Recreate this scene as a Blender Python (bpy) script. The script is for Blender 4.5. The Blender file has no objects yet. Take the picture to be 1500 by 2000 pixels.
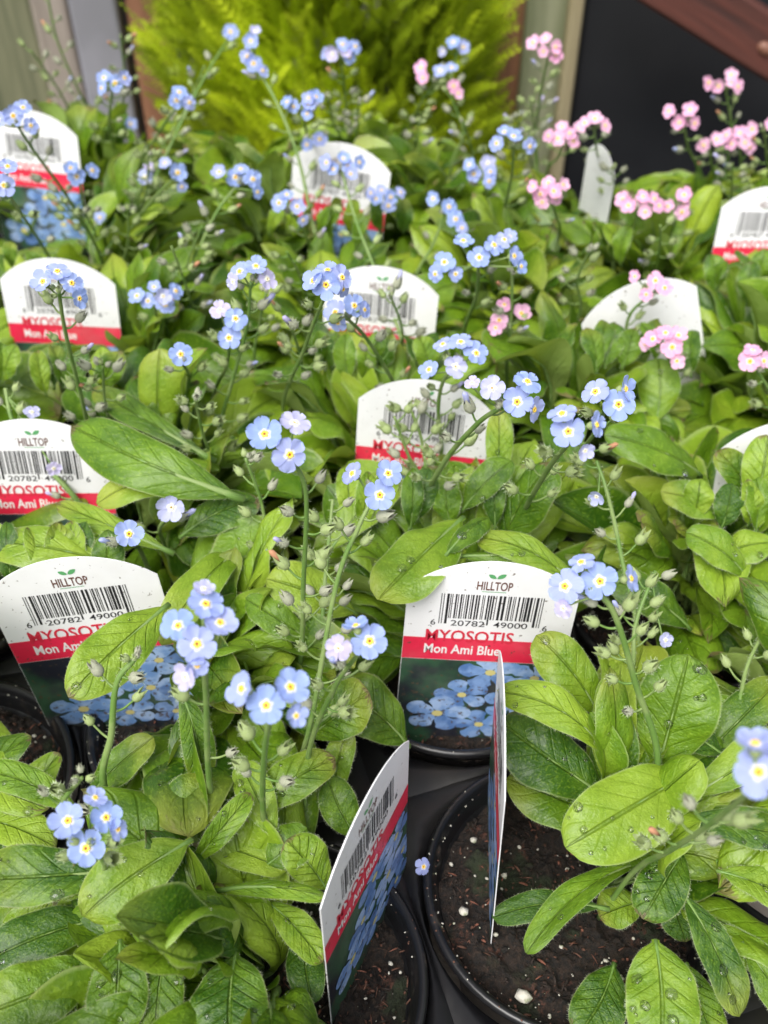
import bpy, math, random
import numpy as np
from mathutils import Vector, Matrix, noise as mnoise
R = math.radians
SC = bpy.context.scene
COL = SC.collection

# ------------------------------------------------------------------ camera
F = 1900.0                      # focal length in photograph pixels (1500 x 2000)
PITCH = R(43.0)
HC = 0.36
cam_d = bpy.data.cameras.new('camera')
cam = bpy.data.objects.new('camera', cam_d)
COL.objects.link(cam)
cam.location = (0, 0, HC)
cam.rotation_euler = (math.pi / 2 - PITCH, 0, 0)
cam_d.sensor_fit = 'HORIZONTAL'
cam_d.sensor_width = 36.0
cam_d.lens = 36.0 * F / 1500.0
cam_d.clip_start = 0.01
cam_d.clip_end = 60.0
cam_d.dof.use_dof = True
cam_d.dof.focus_distance = 0.345
cam_d.dof.aperture_fstop = 13.5
SC.camera = cam

# ------------------------------------------------------------------ light
world = bpy.data.worlds.new('World')
SC.world = world
world.use_nodes = True
wn = world.node_tree
wn.nodes.clear()
wo = wn.nodes.new('ShaderNodeOutputWorld')
bg = wn.nodes.new('ShaderNodeBackground')
sky = wn.nodes.new('ShaderNodeTexSky')
sky.sky_type = 'NISHITA'
sky.sun_disc = False
sky.sun_elevation = R(58)
sky.sun_rotation = R(-150)
sky.dust_density = 4.0
sky.ozone_density = 0.6
bg.inputs[1].default_value = 0.15
hs = wn.nodes.new('ShaderNodeHueSaturation')     # overcast: most of the blue is gone from the sky
hs.inputs['Saturation'].default_value = 0.30
wn.links.new(sky.outputs[0], hs.inputs['Color'])
wn.links.new(hs.outputs[0], bg.inputs[0])
wn.links.new(bg.outputs[0], wo.inputs[0])
sun_d = bpy.data.lights.new('sun', 'SUN')
sun_d.energy = 2.4
sun_d.angle = R(38)
sun_d.color = (1.0, 0.965, 0.92)
sun = bpy.data.objects.new('sun', sun_d)
COL.objects.link(sun)
# soft overcast sun, high, from the camera's side and a little left
sdir = Vector((math.sin(R(-150)) * math.cos(R(58)), math.cos(R(-150)) * math.cos(R(58)), math.sin(R(58))))
sun.rotation_euler = sdir.to_track_quat('Z', 'Y').to_euler()
SC.view_settings.view_transform = 'Standard'
SC.view_settings.look = 'None'
SC.view_settings.gamma = 1.0
SC.view_settings.use_curve_mapping = False
SC.view_settings.exposure = 0.52
SC.render.engine = 'CYCLES'
SC.cycles.max_bounces = 8
SC.cycles.transparent_max_bounces = 6
SC.cycles.use_denoising = True

RT = Vector((1, 0, 0))
UP = Vector((0, math.sin(PITCH), math.cos(PITCH)))
FW = Vector((0, math.cos(PITCH), -math.sin(PITCH)))
CAM = Vector((0, 0, HC))


def ray(x, y):
    return RT * ((x - 750) / F) + UP * ((1000 - y) / F) + FW


def Ph(x, y, h):
    d = ray(x, y)
    return CAM + d * ((h - HC) / d.z)


def Pz(x, y, z):
    return CAM + ray(x, y) * z


def PY(x, y, Y):
    d = ray(x, y)
    return CAM + d * (Y / d.y)


def proj(p):
    q = p - CAM
    z = q.dot(FW)
    if z < 0.02:
        return (-9999, -9999, z)
    return (750 + F * q.x / z, 1000 - F * q.dot(UP) / z, z)


# ------------------------------------------------------------------ materials
def new_mat(name):
    m = bpy.data.materials.new(name)
    m.use_nodes = True
    nt = m.node_tree
    b = nt.nodes['Principled BSDF']
    return m, nt, b


class NB:
    """small node helper"""
    def __init__(s, nt):
        s.nt = nt

    def n(s, t, **k):
        o = s.nt.nodes.new(t)
        for a, v in k.items():
            setattr(o, a, v)
        return o

    def l(s, a, b):
        s.nt.links.new(a, b)

    def math(s, op, a, b=None, clamp=False):
        o = s.n('ShaderNodeMath', operation=op, use_clamp=clamp)
        for i, v in enumerate((a, b)):
            if v is None:
                continue
            if isinstance(v, (int, float)):
                o.inputs[i].default_value = v
            else:
                s.l(v, o.inputs[i])
        return o.outputs[0]

    def mix(s, f, a, b, bt='MIX'):
        o = s.n('ShaderNodeMix', data_type='RGBA', blend_type=bt)
        for i, v in ((0, f), (6, a), (7, b)):
            if isinstance(v, (int, float)):
                o.inputs[i].default_value = v
            elif isinstance(v, tuple):
                o.inputs[i].default_value = v if len(v) == 4 else v + (1,)
            else:
                s.l(v, o.inputs[i])
        return o.outputs[2]

    def step(s, v, a, b):
        o = s.n('ShaderNodeMapRange', interpolation_type='SMOOTHSTEP')
        s.l(v, o.inputs[0])
        o.inputs[1].default_value = a
        o.inputs[2].default_value = b
        return o.outputs[0]

    def noise(s, scale, detail=3, vec=None, rough=0.55):
        o = s.n('ShaderNodeTexNoise')
        o.inputs['Scale'].default_value = scale
        o.inputs['Detail'].default_value = detail
        o.inputs['Roughness'].default_value = rough
        if vec is not None:
            s.l(vec, o.inputs['Vector'])
        return o.outputs[0]

    def bump(s, h, strength, dist, b):
        o = s.n('ShaderNodeBump')
        o.inputs['Strength'].default_value = strength
        o.inputs['Distance'].default_value = dist
        s.l(h, o.inputs['Height'])
        s.l(o.outputs[0], b.inputs['Normal'])
        return o


def simple(name, col, rough=0.5, spec=0.5, noise=None, bump=None, metal=0, coat=0):
    m, nt, b = new_mat(name)
    N = NB(nt)
    b.inputs['Base Color'].default_value = col + (1,)
    b.inputs['Roughness'].default_value = rough
    b.inputs['Specular IOR Level'].default_value = spec
    b.inputs['Metallic'].default_value = metal
    b.inputs['Coat Weight'].default_value = coat
    tc = N.n('ShaderNodeTexCoord').outputs['Object']
    if noise:
        col2, scale, lo, hi = noise
        f = N.step(N.noise(scale, 4, tc), lo, hi)
        N.l(N.mix(f, col, col2), b.inputs['Base Color'])
    if bump:
        N.bump(N.noise(bump[0], 4, tc), bump[1], bump[2], b)
    return m


def leaf_material(name, dark, mid, light, under):
    m, nt, b = new_mat(name)
    N = NB(nt)
    out = nt.nodes['Material Output']
    uv = N.n('ShaderNodeUVMap').outputs[0]
    sx = N.n('ShaderNodeSeparateXYZ')
    N.l(uv, sx.inputs[0])
    u = N.math('ABSOLUTE', N.math('MULTIPLY', N.math('SUBTRACT', sx.outputs[0], 0.5), 2.0))
    t = sx.outputs[1]
    oi = N.n('ShaderNodeObjectInfo')
    rnd = oi.outputs['Random']
    r2 = N.math('FRACT', N.math('MULTIPLY', rnd, 17.31))
    r3 = N.math('FRACT', N.math('MULTIPLY', rnd, 43.77))
    # per leaf uv offset for noise
    cx = N.n('ShaderNodeCombineXYZ')
    N.l(N.math('MULTIPLY', sx.outputs[0], 0.5), cx.inputs[0])
    N.l(t, cx.inputs[1])
    N.l(N.math('MULTIPLY', rnd, 37.0), cx.inputs[2])
    v = cx.outputs[0]
    n1 = N.noise(3.2, 3, v)
    n2 = N.noise(14.0, 4, v)
    n3 = N.noise(45.0, 3, v)
    ramp = N.n('ShaderNodeValToRGB')
    e = ramp.color_ramp.elements
    e[0].position = 0.12
    e[0].color = dark + (1,)
    e[1].position = 0.92
    e[1].color = light + (1,)
    e2 = ramp.color_ramp.elements.new(0.5)
    e2.color = mid + (1,)
    base = N.math('ADD', N.math('MULTIPLY', rnd, 0.75), N.math('MULTIPLY', N.math('SUBTRACT', n1, 0.40), 0.95))
    N.l(base, ramp.inputs[0])
    col = ramp.outputs[0]
    # lateral veins bending forward
    ph = N.math('FRACT', N.math('SUBTRACT', N.math('MULTIPLY', t, 7.5), N.math('MULTIPLY', N.math('POWER', u, 0.8), 1.9)))
    lat = N.math('SUBTRACT', 1.0, N.step(N.math('ABSOLUTE', N.math('SUBTRACT', ph, 0.5)), 0.0, 0.13))
    lat = N.math('MULTIPLY', lat, N.math('SUBTRACT', 1.0, N.step(u, 0.55, 0.95)))
    rib = N.math('SUBTRACT', 1.0, N.step(u, 0.015, 0.075))
    col = N.mix(N.math('MULTIPLY', lat, N.math('MULTIPLY', r2, 0.14)), col, tuple(c * 0.55 for c in mid))
    col = N.mix(N.math('MULTIPLY', rib, 0.55), col, tuple(c * 0.62 for c in mid))
    col = N.mix(N.math('MULTIPLY', N.step(n3, 0.5, 0.72), 0.22), col, tuple(min(1, c * 1.5) for c in light))
    edge = N.step(u, 0.93, 0.99)
    col = N.mix(N.math('MULTIPLY', edge, 0.5), col, (0.34, 0.42, 0.17))
    # yellowing toward the tip on some leaves
    yl = N.math('MULTIPLY', N.step(N.math('ADD', t, N.math('MULTIPLY', n1, 0.5)), 0.85, 1.3), N.step(r3, 0.55, 0.8))
    col = N.mix(N.math('MULTIPLY', yl, 0.6), col, (0.33, 0.36, 0.05))
    # brown worn tips, margins and spots on some leaves
    wear = N.math('ADD', N.math('MAXIMUM', N.math('MULTIPLY', N.math('POWER', t, 3.0), 1.04), N.math('MULTIPLY', N.math('POWER', u, 9.0), 0.95)), N.math('MULTIPLY', N.math('SUBTRACT', n2, 0.5), 0.8))
    wm = N.math('MULTIPLY', N.step(wear, 0.86, 0.97), N.step(r2, 0.45, 0.6))
    col = N.mix(N.math('MULTIPLY', wm, 0.75), col, (0.17, 0.115, 0.06))
    sp = N.math('MULTIPLY', N.step(n2, 0.70, 0.76), N.step(r3, 0.5, 0.6))
    col = N.mix(N.math('MULTIPLY', sp, 0.6), col, (0.13, 0.10, 0.035))
    geo = N.n('ShaderNodeNewGeometry')
    colb = N.mix(geo.outputs['Backfacing'], col, N.mix(N.math('MULTIPLY', n2, 0.6), under, mid))
    N.l(colb, b.inputs['Base Color'])
    rr = N.math('ADD', 0.22, N.math('MULTIPLY', n1, 0.35))
    rr = N.math('ADD', rr, N.math('MULTIPLY', geo.outputs['Backfacing'], 0.25))
    N.l(rr, b.inputs['Roughness'])
    b.inputs['Specular IOR Level'].default_value = 0.42
    h = N.math('ADD', N.math('MULTIPLY', n2, 0.55), N.math('MULTIPLY', n3, 0.28))
    h = N.math('SUBTRACT', h, N.math('MULTIPLY', lat, N.math('MULTIPLY', r2, 0.30)))
    h = N.math('SUBTRACT', h, N.math('MULTIPLY', rib, 0.5))
    N.bump(h, 0.9, 0.0016, b)
    b.inputs['Coat Weight'].default_value = 0.14
    b.inputs['Coat Roughness'].default_value = 0.12
    tr = N.n('ShaderNodeBsdfTranslucent')
    N.l(N.mix(1.0, colb, (1.35, 1.3, 0.4), 'MULTIPLY'), tr.inputs[0])
    mx = N.n('ShaderNodeMixShader')
    mx.inputs[0].default_value = 0.27
    N.l(b.outputs[0], mx.inputs[1])
    N.l(tr.outputs[0], mx.inputs[2])
    N.l(mx.outputs[0], out.inputs[0])
    return m


def petal_material(name, main, edge, throat, vary):
    """uv.x lateral 0..1, uv.y radial 0..1"""
    m, nt, b = new_mat(name)
    N = NB(nt)
    out = nt.nodes['Material Output']
    sx = N.n('ShaderNodeSeparateXYZ')
    N.l(N.n('ShaderNodeUVMap').outputs[0], sx.inputs[0])
    a = N.math('ABSOLUTE', N.math('MULTIPLY', N.math('SUBTRACT', sx.outputs[0], 0.5), 2.0))
    r = sx.outputs[1]
    rnd = N.n('ShaderNodeObjectInfo').outputs['Random']
    col = N.mix(rnd, main, vary)
    col = N.mix(N.math('MULTIPLY', N.step(r, 0.7, 1.0), 0.5), col, edge)
    vein = N.math('SUBTRACT', 1.0, N.step(N.math('ABSOLUTE', N.math('SUBTRACT', N.math('FRACT', N.math('MULTIPLY', a, 2.4)), 0.5)), 0.0, 0.25))
    col = N.mix(N.math('MULTIPLY', vein, 0.12), col, tuple(c * 0.7 for c in main))
    st = N.math('SUBTRACT', 1.0, N.step(N.math('ADD', r, N.math('MULTIPLY', a, 0.16)), 0.17, 0.33))
    col = N.mix(N.math('MULTIPLY', st, 0.93), col, throat)
    geo = N.n('ShaderNodeNewGeometry')
    col = N.mix(N.math('MULTIPLY', geo.outputs['Backfacing'], 0.35), col, (0.66, 0.66, 0.85))
    N.l(col, b.inputs['Base Color'])
    b.inputs['Roughness'].default_value = 0.6
    b.inputs['Specular IOR Level'].default_value = 0.25
    tr = N.n('ShaderNodeBsdfTranslucent')
    N.l(col, tr.inputs[0])
    mx = N.n('ShaderNodeMixShader')
    mx.inputs[0].default_value = 0.35
    N.l(b.outputs[0], mx.inputs[1])
    N.l(tr.outputs[0], mx.inputs[2])
    N.l(mx.outputs[0], out.inputs[0])
    return m


M = {}
M['leaf'] = leaf_material('leaf_green', (0.038, 0.108, 0.007), (0.132, 0.250, 0.011), (0.28, 0.41, 0.034), (0.31, 0.40, 0.12))
M['leaf_far'] = leaf_material('leaf_green_far', (0.038, 0.108, 0.007), (0.145, 0.262, 0.011), (0.33, 0.45, 0.032), (0.28, 0.39, 0.10))
M['petal_blue'] = petal_material('petal_blue', (0.31, 0.43, 0.81), (0.45, 0.56, 0.89), (0.90, 0.90, 0.95), (0.43, 0.48, 0.83))
M['petal_pink'] = petal_material('petal_pink', (0.86, 0.42, 0.66), (0.92, 0.62, 0.78), (0.95, 0.86, 0.85), (0.90, 0.54, 0.74))
M['petal_pale'] = petal_material('petal_pale', (0.50, 0.56, 0.86), (0.62, 0.66, 0.9), (0.93, 0.92, 0.94), (0.62, 0.55, 0.80))
M['eye'] = simple('flower_eye', (0.90, 0.60, 0.07), 0.5)
M['eye_pale'] = simple('flower_eye_pale', (0.86, 0.80, 0.55), 0.5)
M['throat'] = simple('flower_throat', (0.20, 0.08, 0.02), 0.8)
M['calyx'] = simple('calyx', (0.24, 0.34, 0.10), 0.6, 0.3, ((0.33, 0.35, 0.20), 160, 0.4, 0.65))
M['calyx_grey'] = simple('calyx_grey', (0.36, 0.35, 0.29), 0.7, 0.3, ((0.22, 0.26, 0.14), 170, 0.4, 0.65))
M['withered'] = simple('withered', (0.45, 0.22, 0.12), 0.8)
M['stem'] = simple('stem', (0.12, 0.22, 0.045), 0.5, 0.4, ((0.20, 0.28, 0.09), 60, 0.4, 0.6))
M['hair'] = simple('plant_hair', (0.55, 0.62, 0.42), 0.6, 0.3)
M['plastic'] = simple('pot_black', (0.009, 0.009, 0.010), 0.30, 0.45, ((0.06, 0.05, 0.04), 95, 0.56, 0.74), (120, 0.12, 0.0006))
M['tray'] = simple('tray_black', (0.007, 0.007, 0.008), 0.36, 0.3, ((0.014, 0.013, 0.012), 25, 0.45, 0.75), (60, 0.15, 0.001))


def soil_mat():
    m, nt, b = new_mat('soil')
    N = NB(nt)
    tc = N.n('ShaderNodeTexCoord').outputs['Object']
    n1 = N.noise(40, 4, tc)
    n2 = N.noise(420, 5, tc, 0.7)
    n3 = N.noise(90, 3, tc)
    c = N.mix(N.step(n2, 0.35, 0.68), (0.003, 0.0025, 0.002), (0.030, 0.017, 0.010))
    c = N.mix(N.step(n1, 0.50, 0.62), c, N.mix(n2, (0.010, 0.014, 0.006), (0.028, 0.042, 0.014)))
    c = N.mix(N.math('MULTIPLY', N.step(n3, 0.58, 0.66), N.step(n2, 0.45, 0.6)), c, (0.09, 0.035, 0.022))
    N.l(c, b.inputs['Base Color'])
    b.inputs['Roughness'].default_value = 0.7
    N.bump(n2, 1.0, 0.0025, b)
    return m


M['soil'] = soil_mat()
M['perlite'] = simple('perlite', (0.55, 0.53, 0.46), 0.9, 0.2, ((0.3, 0.33, 0.2), 300, 0.5, 0.7), (900, 0.6, 0.0006))
M['bark'] = simple('bark_crumb', (0.10, 0.045, 0.028), 0.85)
M['bark_red'] = simple('bark_crumb_red', (0.17, 0.065, 0.04), 0.85)
M['bark_dark'] = simple('bark_crumb_dark', (0.02, 0.012, 0.008), 0.8)


def printed(name, col, col2=None, scale=60, rough=0.33):
    """a wet scuffed print or plastic surface, with splashed soil"""
    m, nt, b = new_mat(name)
    N = NB(nt)
    tc = N.n('ShaderNodeTexCoord').outputs['Object']
    rnd = N.n('ShaderNodeObjectInfo').outputs['Random']
    va = N.n('ShaderNodeVectorMath', operation='ADD')
    cb = N.n('ShaderNodeCombineXYZ')
    N.l(N.math('MULTIPLY', N.n('ShaderNodeAttribute', attribute_type='OBJECT', attribute_name='dirt_seed').outputs['Fac'], 3.0), cb.inputs[1])
    N.l(tc, va.inputs[0])
    N.l(cb.outputs[0], va.inputs[1])
    v = va.outputs[0]
    sz = N.n('ShaderNodeSeparateXYZ')
    N.l(tc, sz.inputs[0])
    low = N.math('SUBTRACT', 1.0, N.step(sz.outputs[2], 0.0, 0.085))
    d = N.step(N.math('ADD', N.noise(420, 3, v), N.math('MULTIPLY', low, 0.055)), 0.665, 0.70)
    d3 = N.step(N.math('ADD', N.noise(160, 4, v, 0.7), N.math('MULTIPLY', low, 0.05)), 0.68, 0.72)
    d2 = N.step(N.noise(30, 4, v, 0.6), 0.45, 0.8)
    c = col if col2 is None else N.mix(N.step(N.noise(scale, 3, v), 0.4, 0.65), col, col2)
    c = N.mix(N.math('MULTIPLY', d2, 0.20), c, (0.42, 0.40, 0.35))
    c = N.mix(N.math('MULTIPLY', N.math('MAXIMUM', d, d3), 0.8), c, (0.10, 0.065, 0.04))
    N.l(c, b.inputs['Base Color'])
    b.inputs['Roughness'].default_value = rough
    N.bump(N.noise(45, 2, v), 0.25, 0.0012, b)
    return m


M['tag'] = printed('tag_white', (0.80, 0.80, 0.81))
M['ink'] = simple('ink_black', (0.02, 0.02, 0.022), 0.4)
M['red'] = printed('ink_red', (0.76, 0.025, 0.075), (0.68, 0.022, 0.06), 90)
M['redtext'] = simple('ink_red_text', (0.62, 0.03, 0.06), 0.4)
M['whitetext'] = simple('ink_white', (0.82, 0.80, 0.80), 0.4)
M['logo_brown'] = simple('ink_brown', (0.12, 0.045, 0.03), 0.45)
M['logo_green'] = simple('ink_green', (0.10, 0.34, 0.13), 0.45)
M['p_green'] = printed('print_green', (0.035, 0.095, 0.05), (0.018, 0.02, 0.03), 45)
M['p_blue1'] = printed('print_blue', (0.16, 0.30, 0.60), (0.36, 0.50, 0.76), 130)
M['p_blue2'] = printed('print_blue_dark', (0.09, 0.19, 0.44), (0.22, 0.36, 0.66), 130)
M['p_eye'] = simple('print_yellow', (0.62, 0.55, 0.22), 0.35)


def water_mat():
    m, nt, b = new_mat('water_drop')
    b.inputs['Base Color'].default_value = (1, 1, 1, 1)
    b.inputs['Roughness'].default_value = 0.02
    b.inputs['IOR'].default_value = 1.33
    b.inputs['Transmission Weight'].default_value = 1.0
    return m


M['water'] = water_mat()


def wood(name, a, c, scale=(60, 60, 3)):
    m, nt, b = new_mat(name)
    N = NB(nt)
    mp = N.n('ShaderNodeMapping')
    mp.inputs['Scale'].default_value = scale
    N.l(N.n('ShaderNodeTexCoord').outputs['Object'], mp.inputs[0])
    n = N.noise(1.0, 5, mp.outputs[0], 0.65)
    N.l(N.mix(N.step(n, 0.3, 0.7), a, c), b.inputs['Base Color'])
    b.inputs['Roughness'].default_value = 0.75
    N.bump(n, 0.5, 0.003, b)
    return m


M['w_brown'] = wood('wood_orange_brown', (0.16, 0.07, 0.035), (0.30, 0.14, 0.075))
M['w_grey'] = wood('wood_grey_brown', (0.17, 0.14, 0.115), (0.30, 0.26, 0.22))
M['w_moss'] = wood('wood_mossy', (0.085, 0.095, 0.05), (0.19, 0.19, 0.11))
M['metal_grey'] = simple('painted_metal_grey', (0.25, 0.25, 0.28), 0.45, 0.5, ((0.19, 0.19, 0.21), 9, 0.4, 0.7))
M['w_red'] = wood('wood_red_stain', (0.022, 0.005, 0.003), (0.085, 0.020, 0.011), (4, 60, 60))
M['w_pale'] = wood('wood_weathered_green', (0.20, 0.22, 0.12), (0.34, 0.35, 0.22))
M['w_tan'] = wood('wood_tan', (0.30, 0.25, 0.14), (0.42, 0.36, 0.22))
M['sheet'] = simple('black_sheet', (0.010, 0.011, 0.014), 0.5, 0.4, ((0.018, 0.019, 0.022), 6, 0.4, 0.7))
M['ground'] = simple('dark_ground', (0.022, 0.020, 0.016), 0.9, 0.3, ((0.05, 0.045, 0.03), 12, 0.4, 0.7), (80, 0.6, 0.01))


def conifer_mat():
    m, nt, b = new_mat('conifer')
    N = NB(nt)
    out = nt.nodes['Material Output']
    at = N.n('ShaderNodeAttribute', attribute_name='tone')
    r = N.n('ShaderNodeValToRGB')
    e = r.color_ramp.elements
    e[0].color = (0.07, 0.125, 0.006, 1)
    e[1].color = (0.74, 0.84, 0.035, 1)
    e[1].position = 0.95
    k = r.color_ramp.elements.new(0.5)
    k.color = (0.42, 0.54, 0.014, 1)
    N.l(at.outputs['Fac'], r.inputs[0])
    N.l(r.outputs[0], b.inputs['Base Color'])
    b.inputs['Roughness'].default_value = 0.6
    tr = N.n('ShaderNodeBsdfTranslucent')
    N.l(r.outputs[0], tr.inputs[0])
    mx = N.n('ShaderNodeMixShader')
    mx.inputs[0].default_value = 0.3
    N.l(b.outputs[0], mx.inputs[1])
    N.l(tr.outputs[0], mx.inputs[2])
    N.l(mx.outputs[0], out.inputs[0])
    return m


M['conifer'] = conifer_mat()


# ------------------------------------------------------------------ mesh helpers
class MB:
    def __init__(s):
        s.v, s.f, s.uv, s.mi, s.mats = [], [], [], [], []

    def mat(s, key):
        if key not in s.mats:
            s.mats.append(key)
        return s.mats.index(key)

    def add(s, verts, faces, key, uvs=None):
        o = len(s.v)
        s.v.extend([tuple(v) for v in verts])
        k = s.mat(key)
        for f in faces:
            s.f.append([o + i for i in f])
            s.mi.append(k)
            s.uv.extend([uvs[i] for i in f] if uvs is not None else [(0.5, 0.5)] * len(f))

    def box(s, c, size, key, M4=None):
        x, y, z = [a / 2 for a in size]
        vs = [Vector((sx * x, sy * y, sz * z)) + Vector(c) for sx in (-1, 1) for sy in (-1, 1) for sz in (-1, 1)]
        if M4:
            vs = [M4 @ v for v in vs]
        s.add(vs, [(0, 1, 3, 2), (4, 6, 7, 5), (0, 4, 5, 1), (2, 3, 7, 6), (0, 2, 6, 4), (1, 5, 7, 3)], key)

    def tube(s, pts, rads, key, n=7, cap=True):
        pts = [Vector(p) for p in pts]
        rings, vs, fs = [], [], []
        ref = Vector((0.31, 0.95, 0.05))
        for i, p in enumerate(pts):
            d = (pts[min(i + 1, len(pts) - 1)] - pts[max(i - 1, 0)]).normalized()
            a = d.cross(ref)
            if a.length < 1e-4:
                a = d.cross(Vector((1, 0, 0)))
            a.normalize()
            bb = d.cross(a)
            for k in range(n):
                t = 2 * math.pi * k / n
                vs.append(p + (a * math.cos(t) + bb * math.sin(t)) * rads[i])
        for i in range(len(pts) - 1):
            for k in range(n):
                k2 = (k + 1) % n
                fs.append((i * n + k, i * n + k2, (i + 1) * n + k2, (i + 1) * n + k))
        if cap:
            fs.append(tuple(range(n))[::-1])
            fs.append(tuple((len(pts) - 1) * n + k for k in range(n)))
        s.add(vs, fs, key)

    def mesh(s, name, smooth=True):
        me = bpy.data.meshes.new(name)
        me.from_pydata(s.v, [], s.f)
        ul = me.uv_layers.new(name='UVMap')
        ul.data.foreach_set('uv', np.array(s.uv, dtype=np.float32).ravel())
        for k in s.mats:
            me.materials.append(M[k])
        me.polygons.foreach_set('material_index', s.mi)
        me.polygons.foreach_set('use_smooth', [smooth] * len(s.f))
        me.update()
        return me


def link(name, me, parent=None, mw=None):
    o = bpy.data.objects.new(name, me)
    COL.objects.link(o)
    if parent is not None:
        o.parent = parent
        o.matrix_parent_inverse = Matrix.Identity(4)
        if mw is not None:
            o.matrix_basis = PINV[parent.name] @ mw
    elif mw is not None:
        o.matrix_basis = mw
    PINV[o.name] = (mw if mw is not None else Matrix.Identity(4)).inverted() if parent is None or mw is not None else PINV[parent.name]
    return o


PINV = {}      # inverse world matrices, kept by hand so nothing waits for a depsgraph update


def tag(o, label=None, cat=None, group=None, kind=None):
    if label:
        o['label'] = label
    if cat:
        o['category'] = cat
    if group:
        o['group'] = group
    if kind:
        o['kind'] = kind
    return o


def frame(x, y, z, loc):
    m = Matrix((x, y, z)).transposed().to_4x4()
    m.translation = loc
    return m


# ------------------------------------------------------------------ the place: ground, posts, panels
mb = MB()
mb.box((0, 3.0, -0.62), (14, 12, 0.02), 'ground')
g = link('ground', mb.mesh('ground', False))
tag(g, kind='structure')
mb = MB()
mb.box((0, 0.40, -0.125), (1.6, 1.02, 0.03), 'w_grey')
bench = link('bench_top', mb.mesh('bench_top', False))
tag(bench, kind='structure')


def post(name, px0, px1, Y, depth, key, label, cat, ref=120, zlo=-0.6, zhi=0.55):
    a, b_ = PY(px0, ref, Y), PY(px1, ref, Y)
    m_ = MB()
    w = b_.x - a.x
    m_.box(((a.x + b_.x) / 2, 0, (zlo + zhi) / 2), (w, depth, zhi - zlo), key)
    me = m_.mesh(name, False)
    o = link(name, me, None, Matrix.Translation((0, Y + depth / 2, 0)))
    bv = o.modifiers.new('bevel', 'BEVEL')
    bv.width = 0.004
    bv.segments = 2
    tag(o, label, cat)
    return o


post('mossy_board', -260, 85, 1.14, 0.03, 'w_moss', 'mossy green-grey board standing at the far left corner', 'board')
post('wooden_post', 82, 152, 1.11, 0.05, 'w_grey', 'grey-brown wooden post between mossy board and smooth grey post', 'post')
post('metal_post', 154, 246, 1.09, 0.05, 'metal_grey', 'smooth grey post, bluish, left of the orange-brown post', 'post')
post('wooden_post', 262, 330, 1.10, 0.05, 'w_brown', 'orange-brown wooden post just left of the golden conifer', 'post')
post('wooden_post', 960, 1030, 1.13, 0.05, 'w_brown', 'brown post right of the conifer, beside the pale green board', 'post')
post('weathered_board', 1020, 1098, 1.11, 0.03, 'w_pale', 'pale green weathered board between brown post and tan strip', 'board')
post('edge_strip', 1099, 1128, 1.10, 0.035, 'w_tan', 'narrow tan strip edging the black panel', 'strip')
post('black_panel', 1129, 1900, 1.12, 0.02, 'sheet', 'large plain black panel behind the pink flowers', 'panel')

# red stained rail sloping across the black panel
a, b_ = PY(1160, -60, 1.04), PY(1640, 240, 0.98)
b2 = PY(1640, 240, 0.98)
d = (b2 - a).normalized()
nrm = Vector((0, -1, 0.0)) - d * d.dot(Vector((0, -1, 0)))
nrm.normalize()
side = nrm.cross(d).normalized()
if side.z < 0:
    side = -side
mb = MB()
Lr = (b2 - a).length
mb.box((Lr / 2, 0, 0.024), (Lr, 0.035, 0.05), 'w_red')
rail = link('wooden_rail', mb.mesh('wooden_rail', False), None, frame(d, side.cross(d), side, a))
bv = rail.modifiers.new('bevel', 'BEVEL')
bv.width = 0.003
tag(rail, 'dark red stained timber rail sloping across the black panel', 'rail')
mbk = MB()
vs, fs = [], []
nn = 14
for j in range(5):
    rr = 0.006 * math.cos(j / 4 * math.pi / 2)
    for k in range(nn):
        t = 2 * math.pi * k / nn
        vs.append((rr * 1.5 * math.cos(t), -0.0175 - 0.004 * math.sin(j / 4 * math.pi / 2), rr * math.sin(t)))
for j in range(4):
    for k in range(nn):
        fs.append((j * nn + k, j * nn + (k + 1) % nn, (j + 1) * nn + (k + 1) % nn, (j + 1) * nn + k))
M['knot'] = simple('bolt_cap', (0.18, 0.08, 0.05), 0.5)
mbk.add(vs, fs, 'knot')
kn = link('bolt_head', mbk.mesh('bolt_head'), rail)
kn.location = (Lr * 0.62, 0, 0.022)


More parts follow.
